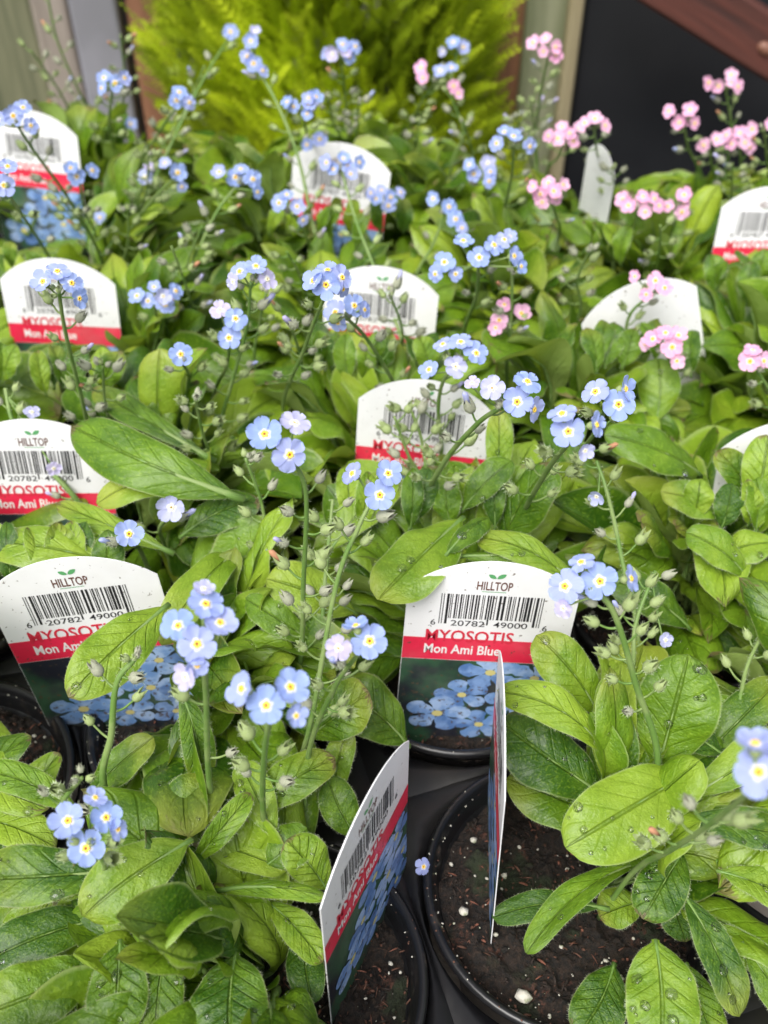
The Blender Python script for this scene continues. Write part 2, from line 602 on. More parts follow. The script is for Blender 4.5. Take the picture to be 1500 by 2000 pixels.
# golden conifer behind the bench
def conifer():
    rng = np.random.default_rng(7)
    base = Vector((PY(660, 150, 1.0).x, 1.0, -0.60))
    root = bpy.data.objects.new('conifer', None)
    COL.objects.link(root)
    root.location = base
    tag(root, 'golden-green feathery conifer standing behind the rows of plants', 'conifer')
    t = MB()
    t.tube([(0, 0, 0), (0.004, 0, 0.3), (0, 0, 0.75), (0, 0, 1.0)], [0.016, 0.013, 0.007, 0.002], 'w_brown', 8)
    tr = link('trunk', t.mesh('trunk'))
    tr.parent = root
    V, Fc, T = [], [], []
    for i in range(15000):
        z = rng.uniform(0.20, 0.92)
        Rm = 0.148 * (1 - 0.35 * abs(z - 0.58) / 0.58) * (1.0 if z < 0.8 else max(0.05, (1.2 - z) / 0.4))
        az = rng.uniform(0, 2 * math.pi) if i % 3 == 0 else rng.uniform(math.pi, 2 * math.pi)
        rr = Rm * (rng.uniform(0.25, 1.05) ** 0.5) * (1 + 0.14 * math.sin(az * 5 + z * 17) + 0.1 * math.sin(z * 40 + az * 2))
        c = np.array([rr * math.cos(az), rr * math.sin(az), z])
        d = np.array([math.cos(az) * 0.8, math.sin(az) * 0.8, 0.9]) + rng.normal(0, 0.28, 3)
        d /= np.linalg.norm(d)
        s = np.cross(d, rng.normal(0, 1, 3))
        s /= np.linalg.norm(s)
        L = rng.uniform(0.022, 0.05)
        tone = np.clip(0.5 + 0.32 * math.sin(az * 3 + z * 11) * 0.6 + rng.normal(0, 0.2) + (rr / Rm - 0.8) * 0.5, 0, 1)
        nseg = 7
        for k in range(nseg):
            q = k / nseg
            o0 = c + d * L * q
            for sg in (-1, 1):
                e = d * 0.62 + s * sg * 0.78
                l2 = L * 0.34 * (1 - q * 0.75)
                w = 0.0019
                p1 = o0 + e * l2
                n0 = len(V)
                V += [o0 - d * w, o0 + d * w, p1 + d * w * 0.3]
                Fc.append((n0, n0 + 1, n0 + 2))
                T.append(tone)
        n0 = len(V)
        V += [c - s * 0.0014, c + s * 0.0014, c + d * L * 1.1]
        Fc.append((n0, n0 + 1, n0 + 2))
        T.append(tone)
    me = bpy.data.meshes.new('crown')
    me.from_pydata([tuple(v) for v in V], [], Fc)
    at = me.attributes.new('tone', 'FLOAT', 'FACE')
    at.data.foreach_set('value', np.array(T, dtype=np.float32))
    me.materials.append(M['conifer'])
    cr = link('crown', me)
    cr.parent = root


conifer()

# ------------------------------------------------------------------ pots and tray
RP = 0.054
P0 = Vector((0.0705, 0.1756, 0))
E1 = Vector((0.110, 0.035, 0))
E2 = Vector((-0.036, 0.1125, 0))
cells = {}
for i in range(-6, 8):
    for j in range(-3, 8):
        c = P0 + E1 * i + E2 * j
        px = proj(Vector((c.x, c.y, 0.03)))
        if 0.02 < c.y < 0.80 and -330 < px[0] < 1830 and px[1] < 2350:
            cells[(i, j)] = c


def lathe(profile, key, n=72):
    m_ = MB()
    vs, fs = [], []
    for r_, z in profile:
        for k in range(n):
            t = 2 * math.pi * k / n
            vs.append((r_ * math.cos(t), r_ * math.sin(t), z))
    for j in range(len(profile) - 1):
        for k in range(n):
            fs.append((j * n + k, j * n + (k + 1) % n, (j + 1) * n + (k + 1) % n, (j + 1) * n + k))
    m_.add(vs, fs, key)
    return m_


prof = [(0.0, -0.088), (0.036, -0.088), (0.037, -0.086), (0.0485, -0.010), (0.0505, -0.0095), (0.0525, -0.0075), (0.0545, -0.0035),
        (0.0555, -0.0012), (0.0553, 0.0004), (0.0543, 0.0013), (0.0530, 0.0012), (0.0520, 0.0002), (0.0516, -0.0016), (0.0508, -0.003),
        (0.0500, -0.0045), (0.0470, -0.0200), (0.036, -0.082)]
pot_me = lathe(prof, 'plastic').mesh('pot_body')
RIM_Z = {}


def soil_mesh(seed, n=150, fine=True):
    rng = random.Random(seed)
    m_ = MB()
    vs, fs = [], []
    nr = 60 if fine else 10
    for j in range(nr + 1):
        r_ = 0.0493 * j / nr
        for k in range(n):
            t = 2 * math.pi * k / n
            x, y = r_ * math.cos(t), r_ * math.sin(t)
            h = 0.0014 * math.sin(x * 160 + seed) * math.cos(y * 130 + seed * 2) + rng.uniform(-0.0007, 0.0007) - 0.002 * (j / nr) ** 6
            if fine:
                h += 0.0048 * (mnoise.noise(Vector((x * 95 + seed, y * 95, 0))) + 0.6 * mnoise.noise(Vector((x * 320, y * 320 + seed, 3))))
            vs.append((x, y, -0.0105 + (h if j else 0)))
    for j in range(nr):
        for k in range(n):
            fs.append((j * n + k, (j + 1) * n + k, (j + 1) * n + (k + 1) % n, j * n + (k + 1) % n))
    m_.add(vs, fs, 'soil')
    return m_.mesh('soil')


soil_f, soil_c = soil_mesh(3), soil_mesh(5, 40, False)


def rock(m_, c, s, rng, key):
    vs = []
    ico = [(0, 0, 1), (0.9, 0, 0.3), (0.28, 0.85, 0.3), (-0.72, 0.53, 0.3), (-0.72, -0.53, 0.3), (0.28, -0.85, 0.3),
           (0.72, 0.53, -0.4), (-0.28, 0.85, -0.4), (-0.9, 0, -0.4), (-0.28, -0.85, -0.4), (0.72, -0.53, -0.4), (0, 0, -1)]
    f = [(0, 1, 2), (0, 2, 3), (0, 3, 4), (0, 4, 5), (0, 5, 1), (1, 6, 2), (2, 7, 3), (3, 8, 4), (4, 9, 5), (5, 10, 1), (2, 6, 7), (3, 7, 8),
         (4, 8, 9), (5, 9, 10), (1, 10, 6), (6, 11, 7), (7, 11, 8), (8, 11, 9), (9, 11, 10), (10, 11, 6)]
    sx, sy, sz = s * rng.uniform(0.7, 1.3), s * rng.uniform(0.6, 1.1), s * rng.uniform(0.5, 0.8)
    a_ = rng.uniform(0, 6.28)
    for x, y, z in ico:
        q = rng.uniform(0.8, 1.15)
        x, y, z = x * sx * q, y * sy * q, z * sz * q
        vs.append((c[0] + x * math.cos(a_) - y * math.sin(a_), c[1] + x * math.sin(a_) + y * math.cos(a_), c[2] + z))
    m_.add(vs, f, key)


def crumbs_mesh(seed, npl, nbark, rimn):
    rng = random.Random(seed)
    m_ = MB()
    for k in range(npl):
        t, r_ = rng.uniform(0, 6.28), 0.047 * math.sqrt(rng.random())
        rock(m_, (r_ * math.cos(t), r_ * math.sin(t), -0.0095), rng.choice([0.0002, 0.0003, 0.0003, 0.0004, 0.0006, 0.0010]), rng, 'perlite')
    for k in range(nbark):
        t, r_ = rng.uniform(0, 6.28), 0.048 * math.sqrt(rng.random())
        c = Vector((r_ * math.cos(t), r_ * math.sin(t), -0.009))
        a_ = rng.uniform(0, 6.28)
        d_ = Vector((math.cos(a_), math.sin(a_), rng.uniform(-0.2, 0.5))) * rng.choice((0.0008, 0.0012, 0.0018, 0.0035))
        w_ = rng.choice((0.00008, 0.00014, 0.0003, 0.0005))
        m_.tube([c, c + d_ * 0.5 + Vector((0, 0, 0.0004)), c + d_], [w_, w_ * 1.1, w_ * 0.5], rng.choice(('bark', 'bark', 'bark_red', 'bark_dark', 'bark_dark')) if mnoise.noise(c * 70) > -0.05 else 'bark_dark', 4)
    for k in range(nbark // 8):
        t, r_ = rng.uniform(0, 6.28), 0.048 * math.sqrt(rng.random())
        rock(m_, (r_ * math.cos(t), r_ * math.sin(t), -0.0092), rng.uniform(0.0005, 0.0016), rng, 'soil')
    for k in range(rimn):
        t = rng.choice([2.2, 2.9, 3.3, 3.7, 4.4, 5.6]) + rng.gauss(0, 0.22)
        w = rng.choice([0, 1, 1])
        r_ = (0.0541, 0.0508)[w] + rng.uniform(-0.0004, 0.0004)
        rock(m_, (r_ * math.cos(t), r_ * math.sin(t), (0.0014, -0.0026)[w]), rng.uniform(0.00018, 0.0006), rng, rng.choice(['perlite', 'bark']))
    return m_.mesh('grit')


grit_f, grit_c = crumbs_mesh(2, 95, 800, 90), crumbs_mesh(9, 30, 40, 25)

POTL = {}
for (i, j), c in cells.items():
    front = c.y < 0.34
    o = link('flower_pot', pot_me, None, Matrix.Translation(c))
    so = link('soil', soil_f if front else soil_c, o)
    gr = link('grit', grit_f if front else grit_c, so)
    gr['kind'] = 'stuff'
    for q in (so, gr):
        q.rotation_euler = (0, 0, (i * 1.7 + j * 2.3) if q is so else 0)
    POTL[(i, j)] = o

# big perlite lumps lying on the soil of the bare front pot
rngp = random.Random(5)
for (x, y, s) in ((1022, 1945, 0.0032), (985, 1710, 0.0020), (905, 1780, 0.0022), (968, 1825, 0.0014), (925, 1640, 0.0017), (1125, 1975, 0.0012)):
    p = Ph(x, y, -0.0085)
    m_ = MB()
    rock(m_, (0, 0, 0), s, rngp, 'perlite')
    o = link('perlite_lump', m_.mesh('perlite_lump'), POTL[(0, 0)])
    o.matrix_basis = Matrix.Translation(p - cells[(0, 0)])

# tray deck with a round opening at every pot
mb = MB()
nA = 64
TC_ = dict(cells)
for i in range(-3, 4):
    for j in range(-3, 3):
        c = P0 + E1 * i + E2 * j
        if c.y > -0.1:
            TC_[(i, j)] = c
for (i, j), c in TC_.items():
    vs, fs = [], []
    for ring in range(4):
        for k in range(nA):
            t = 2 * math.pi * k / nA + 0.308
            ct, st = math.cos(2 * math.pi * k / nA), math.sin(2 * math.pi * k / nA)
            sq = 1 / max(abs(ct), abs(st))
            e = E1 * (0.5 * ct * sq) + E2 * (0.5 * st * sq)
            inn = (E1.normalized() * ct + E2.normalized() * st) * 0.0562
            if ring == 0:
                p = inn * 0.93 + Vector((0, 0, -0.03))
            elif ring == 1:
                p = inn + Vector((0, 0, -0.0065))
            elif ring == 2:
                p = inn.lerp(e, 0.35) + Vector((0, 0, -0.0058))
            else:
                p = e + Vector((0, 0, -0.0085 if sq > 1.1 else -0.0075))
            vs.append(c + p)
    for r_ in range(3):
        for k in range(nA):
            k2 = (k + 1) % nA
            fs.append((r_ * nA + k, (r_ + 1) * nA + k, (r_ + 1) * nA + k2, r_ * nA + k2))
    mb.add(vs, fs, 'tray')
tray = link('carrying_tray', mb.mesh('carrying_tray'))
tag(tray, 'black moulded plastic tray holding all the round pots', 'tray')


# ------------------------------------------------------------------ printed plant tags
def text_mesh(body, size, bold=0.0, xs=1.0, space=1.0):
    cu = bpy.data.curves.new('t', 'FONT')
    cu.body = body
    cu.size = size
    cu.offset = bold
    cu.space_character = space
    cu.resolution_u = 3
    cu.fill_mode = 'FRONT'
    o = bpy.data.objects.new('t', cu)
    COL.objects.link(o)
    bpy.context.view_layer.update()
    dg = bpy.context.evaluated_depsgraph_get()
    me = bpy.data.meshes.new_from_object(o.evaluated_get(dg))
    v = [(p.co.x * xs, p.co.y) for p in me.vertices]
    f = [tuple(p.vertices) for p in me.polygons]
    bpy.data.objects.remove(o)
    bpy.data.curves.remove(cu)
    bpy.data.meshes.remove(me)
    x0, x1 = min(p[0] for p in v), max(p[0] for p in v)
    y0, y1 = min(p[1] for p in v), max(p[1] for p in v)
    return v, f, (x0, x1, y0, y1)


def put_text(m_, body, x0, x1, z0, z1, key, y=-0.00035, bold=0.0, space=1.0):
    """fit the lettering into a rectangle on the tag front (front looks along -Y)"""
    v, f, (a0, a1, b0, b1) = text_mesh(body, 1.0, bold, 1.0, space)
    vs = [(x0 + (p[0] - a0) / (a1 - a0) * (x1 - x0), y, z0 + (p[1] - b0) / (b1 - b0) * (z1 - z0)) for p in v]
    m_.add(vs, f, key)


TW, TH, TC = 0.032, 0.095, 0.081


def top_z(x):
    # arc through the two corners and the crown
    s = TH - TC
    r_ = (TW * TW + s * s) / (2 * s)
    return TH - r_ + math.sqrt(max(0, r_ * r_ - x * x))


def tag_outline():
    pts = []
    n = 20
    for k in range(n + 1):
        x = TW - 2 * TW * k / n
        pts.append((x, top_z(x)))
    pts += [(-TW, -0.014), (-TW * 0.86, -0.020), (-0.006, -0.028), (-0.003, -0.034), (0.003, -0.034), (0.006, -0.028), (TW * 0.86, -0.020), (TW, -0.014)]
    return pts


def slab(pts, y0, y1, key):
    m_ = MB()
    n = len(pts)
    vs = [(x, y0, z) for x, z in pts] + [(x, y1, z) for x, z in pts]
    fs = [tuple(range(n))[::-1], tuple(range(n, 2 * n))]
    for k in range(n):
        fs.append((k, (k + 1) % n, n + (k + 1) % n, n + k))
    m_.add(vs, fs, key)
    return m_


body_me = slab(tag_outline(), -0.0002, 0.0002, 'tag').mesh('tag_body', False)
YP = -0.00032
m_ = MB()
n = 12
m_.add([(-TW + 0.0001, YP, 0.0425), (TW - 0.0001, YP, 0.0425), (TW - 0.0001, YP, 0.0545), (-TW + 0.0001, YP, 0.0545)], [(0, 1, 2, 3)], 'red')
band_me = m_.mesh('band', False)
m_ = MB()
put_text(m_, 'MYOSOTIS', -0.0235, 0.0105, 0.0528, 0.0592, 'redtext', YP - 0.00008, 0.016)
title_me = m_.mesh('title', False)
m_ = MB()
put_text(m_, 'Mon Ami Blue', -0.0235, 0.0062, 0.0460, 0.0512, 'whitetext', YP - 0.00008, 0.018)
sub_me = m_.mesh('subtitle', False)
m_ = MB()
rb = random.Random(4)
x = -0.0192
bars = []
while x < 0.0192:
    w = rb.choice([0.00032, 0.00032, 0.00062, 0.00092])
    bars.append((x, w))
    x += w + rb.choice([0.00034, 0.00034, 0.00062, 0.0009])
for k, (x, w) in enumerate(bars):
    long_ = k < 3 or k > len(bars) - 4 or abs(k - len(bars) // 2) < 1
    z0 = 0.0625 if long_ else 0.0655
    m_.add([(x, YP, z0), (x + w, YP, z0), (x + w, YP, 0.0782), (x, YP, 0.0782)], [(0, 1, 2, 3)], 'ink')
put_text(m_, '20782', -0.0145, -0.0015, 0.0615, 0.0645, 'ink', YP, 0.004)
put_text(m_, '49000', 0.0018, 0.0148, 0.0615, 0.0645, 'ink', YP, 0.004)
put_text(m_, '6', -0.0222, -0.0203, 0.0615, 0.0645, 'ink', YP, 0.004)
put_text(m_, '6', 0.0206, 0.0225, 0.0608, 0.0638, 'ink', YP, 0.004)
bar_me = m_.mesh('barcode', False)
m_ = MB()
put_text(m_, 'HILLTOP', -0.0066, 0.0066, 0.0808, 0.0852, 'logo_brown', YP, 0.016)


def leafprint(m_, c, a, L, w, key, y):
    vs = [(c[0], y, c[1])]
    n = 8
    up, dn = [], []
    for k in range(n + 1):
        t = k / n
        hw = w * math.sin(math.pi * t) ** 0.8
        px, pz = t * L, hw
        up.append((c[0] + px * math.cos(a) - pz * math.sin(a), y, c[1] + px * math.sin(a) + pz * math.cos(a)))
        pz = -hw
        dn.append((c[0] + px * math.cos(a) - pz * math.sin(a), y, c[1] + px * math.sin(a) + pz * math.cos(a)))
    pts = up + dn[::-1][1:-1]
    m_.add(pts, [tuple(range(len(pts)))[::-1]], key)


leafprint(m_, (0.0003, 0.0868), R(35), 0.0040, 0.0010, 'logo_green', YP)
leafprint(m_, (0.0001, 0.0868), R(148), 0.0036, 0.0009, 'logo_green', YP)
m_.add([(-0.0045, YP, 0.0799), (0.0045, YP, 0.0799), (0.0045, YP, 0.0802), (-0.0045, YP, 0.0802)], [(0, 1, 2, 3)], 'logo_green')
logo_me = m_.mesh('logo', False)
# printed flower picture
m_ = MB()
zt, zb = 0.0423, -0.0130
m_.add([(-TW + 0.0002, YP, zb), (TW - 0.0002, YP, zb), (TW - 0.0002, YP, zt), (-TW + 0.0002, YP, zt)], [(0, 1, 2, 3)], 'p_green')
rf = random.Random(12)
yy = YP - 0.00001
for (fx, fz, fr) in ((0.004, 0.036, 0.0135), (0.022, 0.034, 0.012), (-0.006, 0.022, 0.012), (0.015, 0.018, 0.013), (0.028, 0.014, 0.011), (0.003, 0.004, 0.012), (-0.015, 0.010, 0.0145), (0.022, 0.001, 0.011)):
    if fr == 0:
        continue
    a0 = rf.uniform(0, 6.28)
    for k in range(5):
        a = a0 + k * 2 * math.pi / 5
        key = rf.choice(['p_blue1', 'p_blue1', 'p_blue2'])
        pts = []
        for q in range(16):
            t = 2 * math.pi * q / 16
            lx = fr * 0.55 + fr * 0.42 * math.cos(t)
            lz = fr * 0.33 * math.sin(t) * (1.15 if math.cos(t) > 0 else 0.8)
            X = fx + lx * math.cos(a) - lz * math.sin(a)
            Z = fz + (lx * math.sin(a) + lz * math.cos(a)) * 0.8
            pts.append((max(-TW + 0.0003, min(TW - 0.0003, X)), yy, max(zb + 0.0001, min(zt - 0.0001, Z))))
        m_.add(pts, [tuple(range(16))], key)
        yy -= 0.000008
    pts = [(fx + fr * 0.16 * math.cos(2 * math.pi * q / 10), yy, min(zt - 0.0001, fz + fr * 0.13 * math.sin(2 * math.pi * q / 10))) for q in range(10)]
    m_.add(pts, [tuple(range(10))], 'p_eye')
    yy -= 0.000008
photo_me = m_.mesh('picture', False)

TAGS = []


def plant_tag(label, top, yaw=0, lean=6, roll=0, printed=True, keep=None, scale=1.0):
    """top: world point of the crown of the arc; yaw turns it about the vertical; keep: what of it the plants leave visible"""
    rot = Matrix.Rotation(R(yaw), 4, 'Z') @ Matrix.Rotation(R(-lean), 4, 'X') @ Matrix.Rotation(R(-roll), 4, 'Y') @ Matrix.Scale(scale, 4)
    org = top - (rot @ Vector((0, 0, TH)))
    mw = Matrix.Translation(org) @ rot
    o = link('plant_label', body_me, None, mw)
    tag(o, label, 'plant label', 'printed tags standing in the pots')
    if printed:
        for nm, me in (('colour_band', band_me), ('title_lettering', title_me), ('variety_lettering', sub_me), ('barcode', bar_me), ('logo', logo_me), ('flower_picture', photo_me)):
            link(nm, me, o)
    for q in [o] + list(o.children):
        q['dirt_seed'] = 0.1 * len(TAGS) + 0.05
    TAGS.append((mw, proj(top)[2], keep))
    return o


plant_tag('white printed tag facing us, its full barcode and red band clear, above the bare tray', Ph(975, 1097, 0.095), -1, 4, -3, True, (800, 1090, 1140, 1440), 1.05)
plant_tag('white printed tag at the left edge, tilted, a spotted leaf across its lettering', Ph(118, 1090, 0.095), 6, 2, 4, True, (-50, 1085, 340, 1425), 1.05)
plant_tag('white tag behind bud stalks in the middle, its red lettering half hidden by leaves', Ph(836, 742, 0.096), -6, 6, -3, True, (690, 735, 970, 900))
plant_tag('white tag in the middle rows, only its arched top and faint barcode above the leaves', Ph(748, 520, 0.096), -6, 6, -3, True, (610, 515, 865, 640))
plant_tag('farthest printed white tag, in front of the conifer', Ph(672, 279, 0.110), -8, 8, -6, True, (560, 275, 780, 385))
plant_tag('white tag at the left edge with dark stalk crossing its barcode, below two others', Ph(56, 818, 0.096), 4, 6, -3, True, (-50, 812, 205, 1010))
plant_tag('white tag at the left edge with blue flowers hanging over its barcode', Ph(105, 504, 0.097), 0, 6, -3, True, (-50, 500, 235, 650))
plant_tag('white tag at the upper left with bright red band and blue picture beneath', Ph(55, 215, 0.112), -6, 6, -4, True, (-50, 210, 168, 480))
plant_tag('blank white back of a tag among pink flowers, its arch sloping down', Ph(1240, 552, 0.096), 186, -6, -17, False, (1130, 540, 1340, 640))
plant_tag('blank white tag cut off by the edge, glossy dark leaves in front', Ph(1556, 820, 0.093), 180, -8, -3, False, (1385, 815, 1500, 930))
plant_tag('small white tag with red band at the far right edge', Ph(1512, 364, 0.104), 3, 10, -2, True, (1395, 360, 1500, 480), 0.92)
plant_tag('narrow white tag seen nearly edge-on between pink flowers', Ph(1180, 288, 0.10), -80, 2, 2, False, (1150, 285, 1208, 430), 0.8)
plant_tag('printed tag turned sharply sideways at the front, red band running steeply up', Vector((-0.0052, 0.158, 0.0945)), 65, 0, 0, True, (620, 1440, 805, 2000))
plant_tag('thin white tag standing edge-on in the bare front pot', Vector((0.0400, 0.1955, 0.0950)), -93.5, -1.5, 3, True, (925, 1250, 985, 1860))

# ------------------------------------------------------------------ leaves
KEEP = []      # screen areas that nothing nearer than z may cover: (x0,y0,x1,y1,z)
for mw, z, k in TAGS:
    if k:
        KEEP.append(k + (z + (0.075 if k[3] > 1400 else 0.03),))
KEEP += [(835, 1560, 985, 1900, 0.36), (900, 1850, 1110, 2000, 0.36), (720, 1440, 850, 1640, 0.42), (790, 1640, 860, 2000, 0.36)]
HARD = 4       # the last four areas count for every leaf


def leaf_surface(L, W, bend, fold=0.25, twist=0.0, roll=0.25, wavy=0.02, pet=0.14, a=0.9, b=0.6, seed=0):
    """S(t,u) in local coordinates, base at the origin, the chord to the tip along +Y, upper side +Z"""
    rng = random.Random(seed)
    ns = 40
    ph = [0.0]
    pts = [(0.0, 0.0)]
    y = z = 0.0
    for k in range(ns):
        t = (k + 0.5) / ns
        ang = bend * (0.5 - t ** 1.25)
        y += math.cos(ang) / ns
        z += math.sin(ang) / ns
        pts.append((y, z))
    ch = math.atan2(z, y)
    ln = math.hypot(y, z)
    q = [((py * math.cos(ch) + pz * math.sin(ch)) / ln * L, (-py * math.sin(ch) + pz * math.cos(ch)) / ln * L) for py, pz in pts]
    p1, p2, p3 = rng.uniform(0, 6), rng.uniform(0, 6), rng.uniform(0, 6)
    sm = a / (a + b)
    mxv = sm ** a * (1 - sm) ** b
    asym = rng.uniform(-0.08, 0.08)
    sway = rng.uniform(-0.06, 0.06)

    def S(t, u):
        f = min(ns - 1e-6, max(0, t * ns))
        i_ = int(f)
        g_ = f - i_
        y_ = q[i_][0] * (1 - g_) + q[i_ + 1][0] * g_
        z_ = q[i_][1] * (1 - g_) + q[i_ + 1][1] * g_
        dy, dz = q[i_ + 1][0] - q[i_][0], q[i_ + 1][1] - q[i_][1]
        dl = math.hypot(dy, dz) + 1e-9
        dy, dz = dy / dl, dz / dl
        s = max(0, (t - pet) / (1 - pet))
        w = W * 0.5 * ((s ** a) * (max(0, 1 - s) ** b) / mxv)
        w = max(w, W * 0.055 * (1 - t))
        w *= 1 + asym * (1 if u > 0 else -1)
        uu = abs(u)
        # lateral: V fold at the rib, edges rolled down
        xl = u * w * (math.cos(fold) - 0.25 * roll * uu ** 3)
        zl = w * (uu * math.sin(fold) - roll * uu ** 2.6)
        zl += W * wavy * uu ** 1.5 * math.sin(t * 15 + p1 + (2 if u > 0 else 0)) * min(1, s * 3)
        zl += W * wavy * 0.22 * (1 - abs(2 * uu - 1)) * math.sin((t * 7.5 - uu ** 0.8 * 1.9) * 6.283 + 3.1) * (s > 0)
        tw = twist * (t - 0.3)
        xr = xl * math.cos(tw) - zl * math.sin(tw)
        zr = xl * math.sin(tw) + zl * math.cos(tw)
        return Vector((xr + sway * L * math.sin(t * math.pi), y_ - dz * zr, z_ + dy * zr))
    return S


def leaf_mesh(S, L, nt=26, nu=10, hairs=70, seed=0, key='leaf', hl=0.0011, ribs=True):
    m_ = MB()
    vs, uv, fs = [], [], []
    for i_ in range(nt + 1):
        t = (i_ / nt)
        t = t if t < 1 else 0.9995
        for k in range(nu + 1):
            u = 2 * k / nu - 1
            u = math.copysign(abs(u) ** 0.85, u)
            vs.append(S(t, u))
            uv.append((u * 0.5 + 0.5, t))
    for i_ in range(nt):
        for k in range(nu):
            a_ = i_ * (nu + 1) + k
            fs.append((a_, a_ + 1, a_ + nu + 2, a_ + nu + 1))
    m_.add(vs, fs, key, uv)
    if ribs:   # petiole and rib, thick under the blade
        pts = [S(t, 0.0) - Vector((0, 0, L * (0.012 * (1 - t)))) for t in (0, 0.08, 0.16, 0.3, 0.5, 0.7)]
        m_.tube(pts, [L * r_ for r_ in (0.026, 0.022, 0.018, 0.013, 0.009, 0.004)], 'stem', 6)
    rng = random.Random(seed + 100)
    hv, hf = [], []
    for k in range(hairs):
        t = rng.uniform(0.02, 0.99)
        sg = rng.choice((-1, 1))
        p = S(t, sg)
        o_ = (p - S(t, sg * 0.8))
        if o_.length < 1e-7:
            continue
        o_.normalize()
        d_ = (o_ + Vector((rng.uniform(-.5, .5), rng.uniform(-.5, .5), rng.uniform(-.6, .4)))).normalized()
        al = (S(min(1, t + 0.02), sg) - p)
        al = al.normalized() * (hl * 0.022) if al.length > 0 else Vector((hl * 0.022, 0, 0))
        n0 = len(hv)
        hv += [p - al, p + al, p + d_ * hl * rng.uniform(0.5, 1.2)]
        hf.append((n0, n0 + 1, n0 + 2))
    if hv:
        m_.add(hv, hf, 'hair')
    return m_.mesh('leaf')


VAR = []
rv = random.Random(21)
for k in range(30):
    Wd = rv.uniform(0.32, 0.50)
    bd = (rv.uniform(0.6, 1.2) if k % 3 else rv.uniform(1.4, 2.3))
    rl_ = rv.uniform(0.15, 0.75) if k % 4 else rv.uniform(-0.7, -0.35)
    S = leaf_surface(1.0, Wd, bd, rv.uniform(0.08, 0.6), rv.uniform(-1.1, 1.1), rl_, rv.uniform(0.04, 0.13), rv.uniform(0.10, 0.2), rv.uniform(0.7, 1.05), rv.uniform(0.48, 0.85), k)
    VAR.append((S, leaf_mesh(S, 1.0, 24, 10, 100, k, 'leaf', 0.017), leaf_mesh(S, 1.0, 14, 6, 40, k, 'leaf_far', 0.02)))

PLANTS = {}
for (i, j), c in cells.items():
    r_ = bpy.data.objects.new('forget_me_not', None)
    COL.objects.link(r_)
    r_.location = c + Vector((0, 0, -0.010))
    PINV[r_.name] = Matrix.Translation(r_.location).inverted()
    PLANTS[(i, j)] = r_
NLEAF = {k: 0 for k in PLANTS}


def near_plant(p):
    return min(cells, key=lambda k: (cells[k].x - p.x) ** 2 + (cells[k].y - p.y) ** 2)


def skyline(x):
    pts = [(-400, 260), (0, 235), (40, 200), (130, 150), (300, 175), (330, 235), (450, 250), (520, 275), (700, 215), (860, 245), (940, 330), (1060, 330), (1150, 390), (1250, 335), (1500, 325), (1900, 330)]
    for (a0, b0), (a1, b1) in zip(pts, pts[1:]):
        if a0 <= x <= a1:
            return b0 + (b1 - b0) * (x - a0) / (a1 - a0)
    return 300


def drop_mesh():
    m_ = MB()
    vs, fs = [], []
    n, nj = 16, 6
    for j in range(nj + 1):
        q = j / nj * math.pi / 2
        for k in range(n):
            t = 2 * math.pi * k / n
            vs.append((math.cos(q) * math.cos(t), math.cos(q) * math.sin(t), 0.55 * math.sin(q)))
    for j in range(nj):
        for k in range(n):
            fs.append((j * n + k, j * n + (k + 1) % n, (j + 1) * n + (k + 1) % n, (j + 1) * n + k))
    fs.append(tuple(range(n))[::-1])
    m_.add(vs, fs, 'water')
    return m_.mesh('water_drop')


drop_me = drop_mesh()


def add_drops(leaf, S, mw, n, rng, rmax, parent):
    for k in range(n):
        t, u = rng.uniform(0.3, 0.93), rng.uniform(-0.8, 0.8)
        p, pa, pb = S(t, u), S(t + 0.03, u), S(t, u + 0.08)
        nz = (pb - p).cross(pa - p)
        p, nz = mw @ p, (mw.to_3x3() @ nz).normalized()
        if nz.z < 0.2:
            continue
        r_ = rmax * rng.choice((0.35, 0.4, 0.5, 0.6, 0.8, 1.0))
        m3 = nz.to_track_quat('Z', 'Y').to_matrix().to_4x4() @ Matrix.Diagonal((r_ * rng.uniform(0.9, 1.3), r_, r_ * 0.9, 1))
        m3.translation = p - nz * r_ * 0.04
        link('water_drop', drop_me, leaf, m3)


HERO_OCC = []
rng = random.Random(77)


def hero(bx, by, bh, tx, ty, th, wpx, bend=0.9, fold=0.2, mcam=0.15, rolld=0, twist=0.2, a=0.8, b=0.55, pet=0.08, drops=0, wavy=0.055, rl=0.22):
    B, T = Ph(bx, by, bh), Ph(tx, ty, th)
    z = ((B - CAM).dot(FW) + (T - CAM).dot(FW)) / 2
    L = (T - B).length
    W = wpx / F * z
    ydir = (T - B).normalized()
    hint = Vector((0, 0, 1)) * (1 - mcam) + (CAM - (B + T) / 2).normalized() * mcam
    zdir = (hint - ydir * hint.dot(ydir)).normalized()
    xdir = ydir.cross(zdir)
    mw = frame(xdir, ydir, zdir, B) @ Matrix.Rotation(R(rolld), 4, 'Y')
    seed = rng.randrange(10000)
    S = leaf_surface(L, W, bend, fold, twist, rl, wavy, pet, a, b, seed)
    me = leaf_mesh(S, L, 36, 14, 230, seed, 'leaf', 0.0009)
    key = near_plant(B)
    pl = PLANTS[key]
    o = link('leaf', me, pl, mw)
    NLEAF[key] += 1
    if drops:
        add_drops(o, S, mw, drops, rng, 0.0019, pl)
    xs = [proj(mw @ S(t, u)) for t in (0.2, 0.4, 0.6, 0.8, 1) for u in (-0.8, 0, 0.8)]
    cx, cy = sum(p[0] for p in xs) / len(xs), sum(p[1] for p in xs) / len(xs)
    HERO_OCC.append((cx, cy, 0.26 * max(L / z * F, wpx), z - 0.004))
    return o


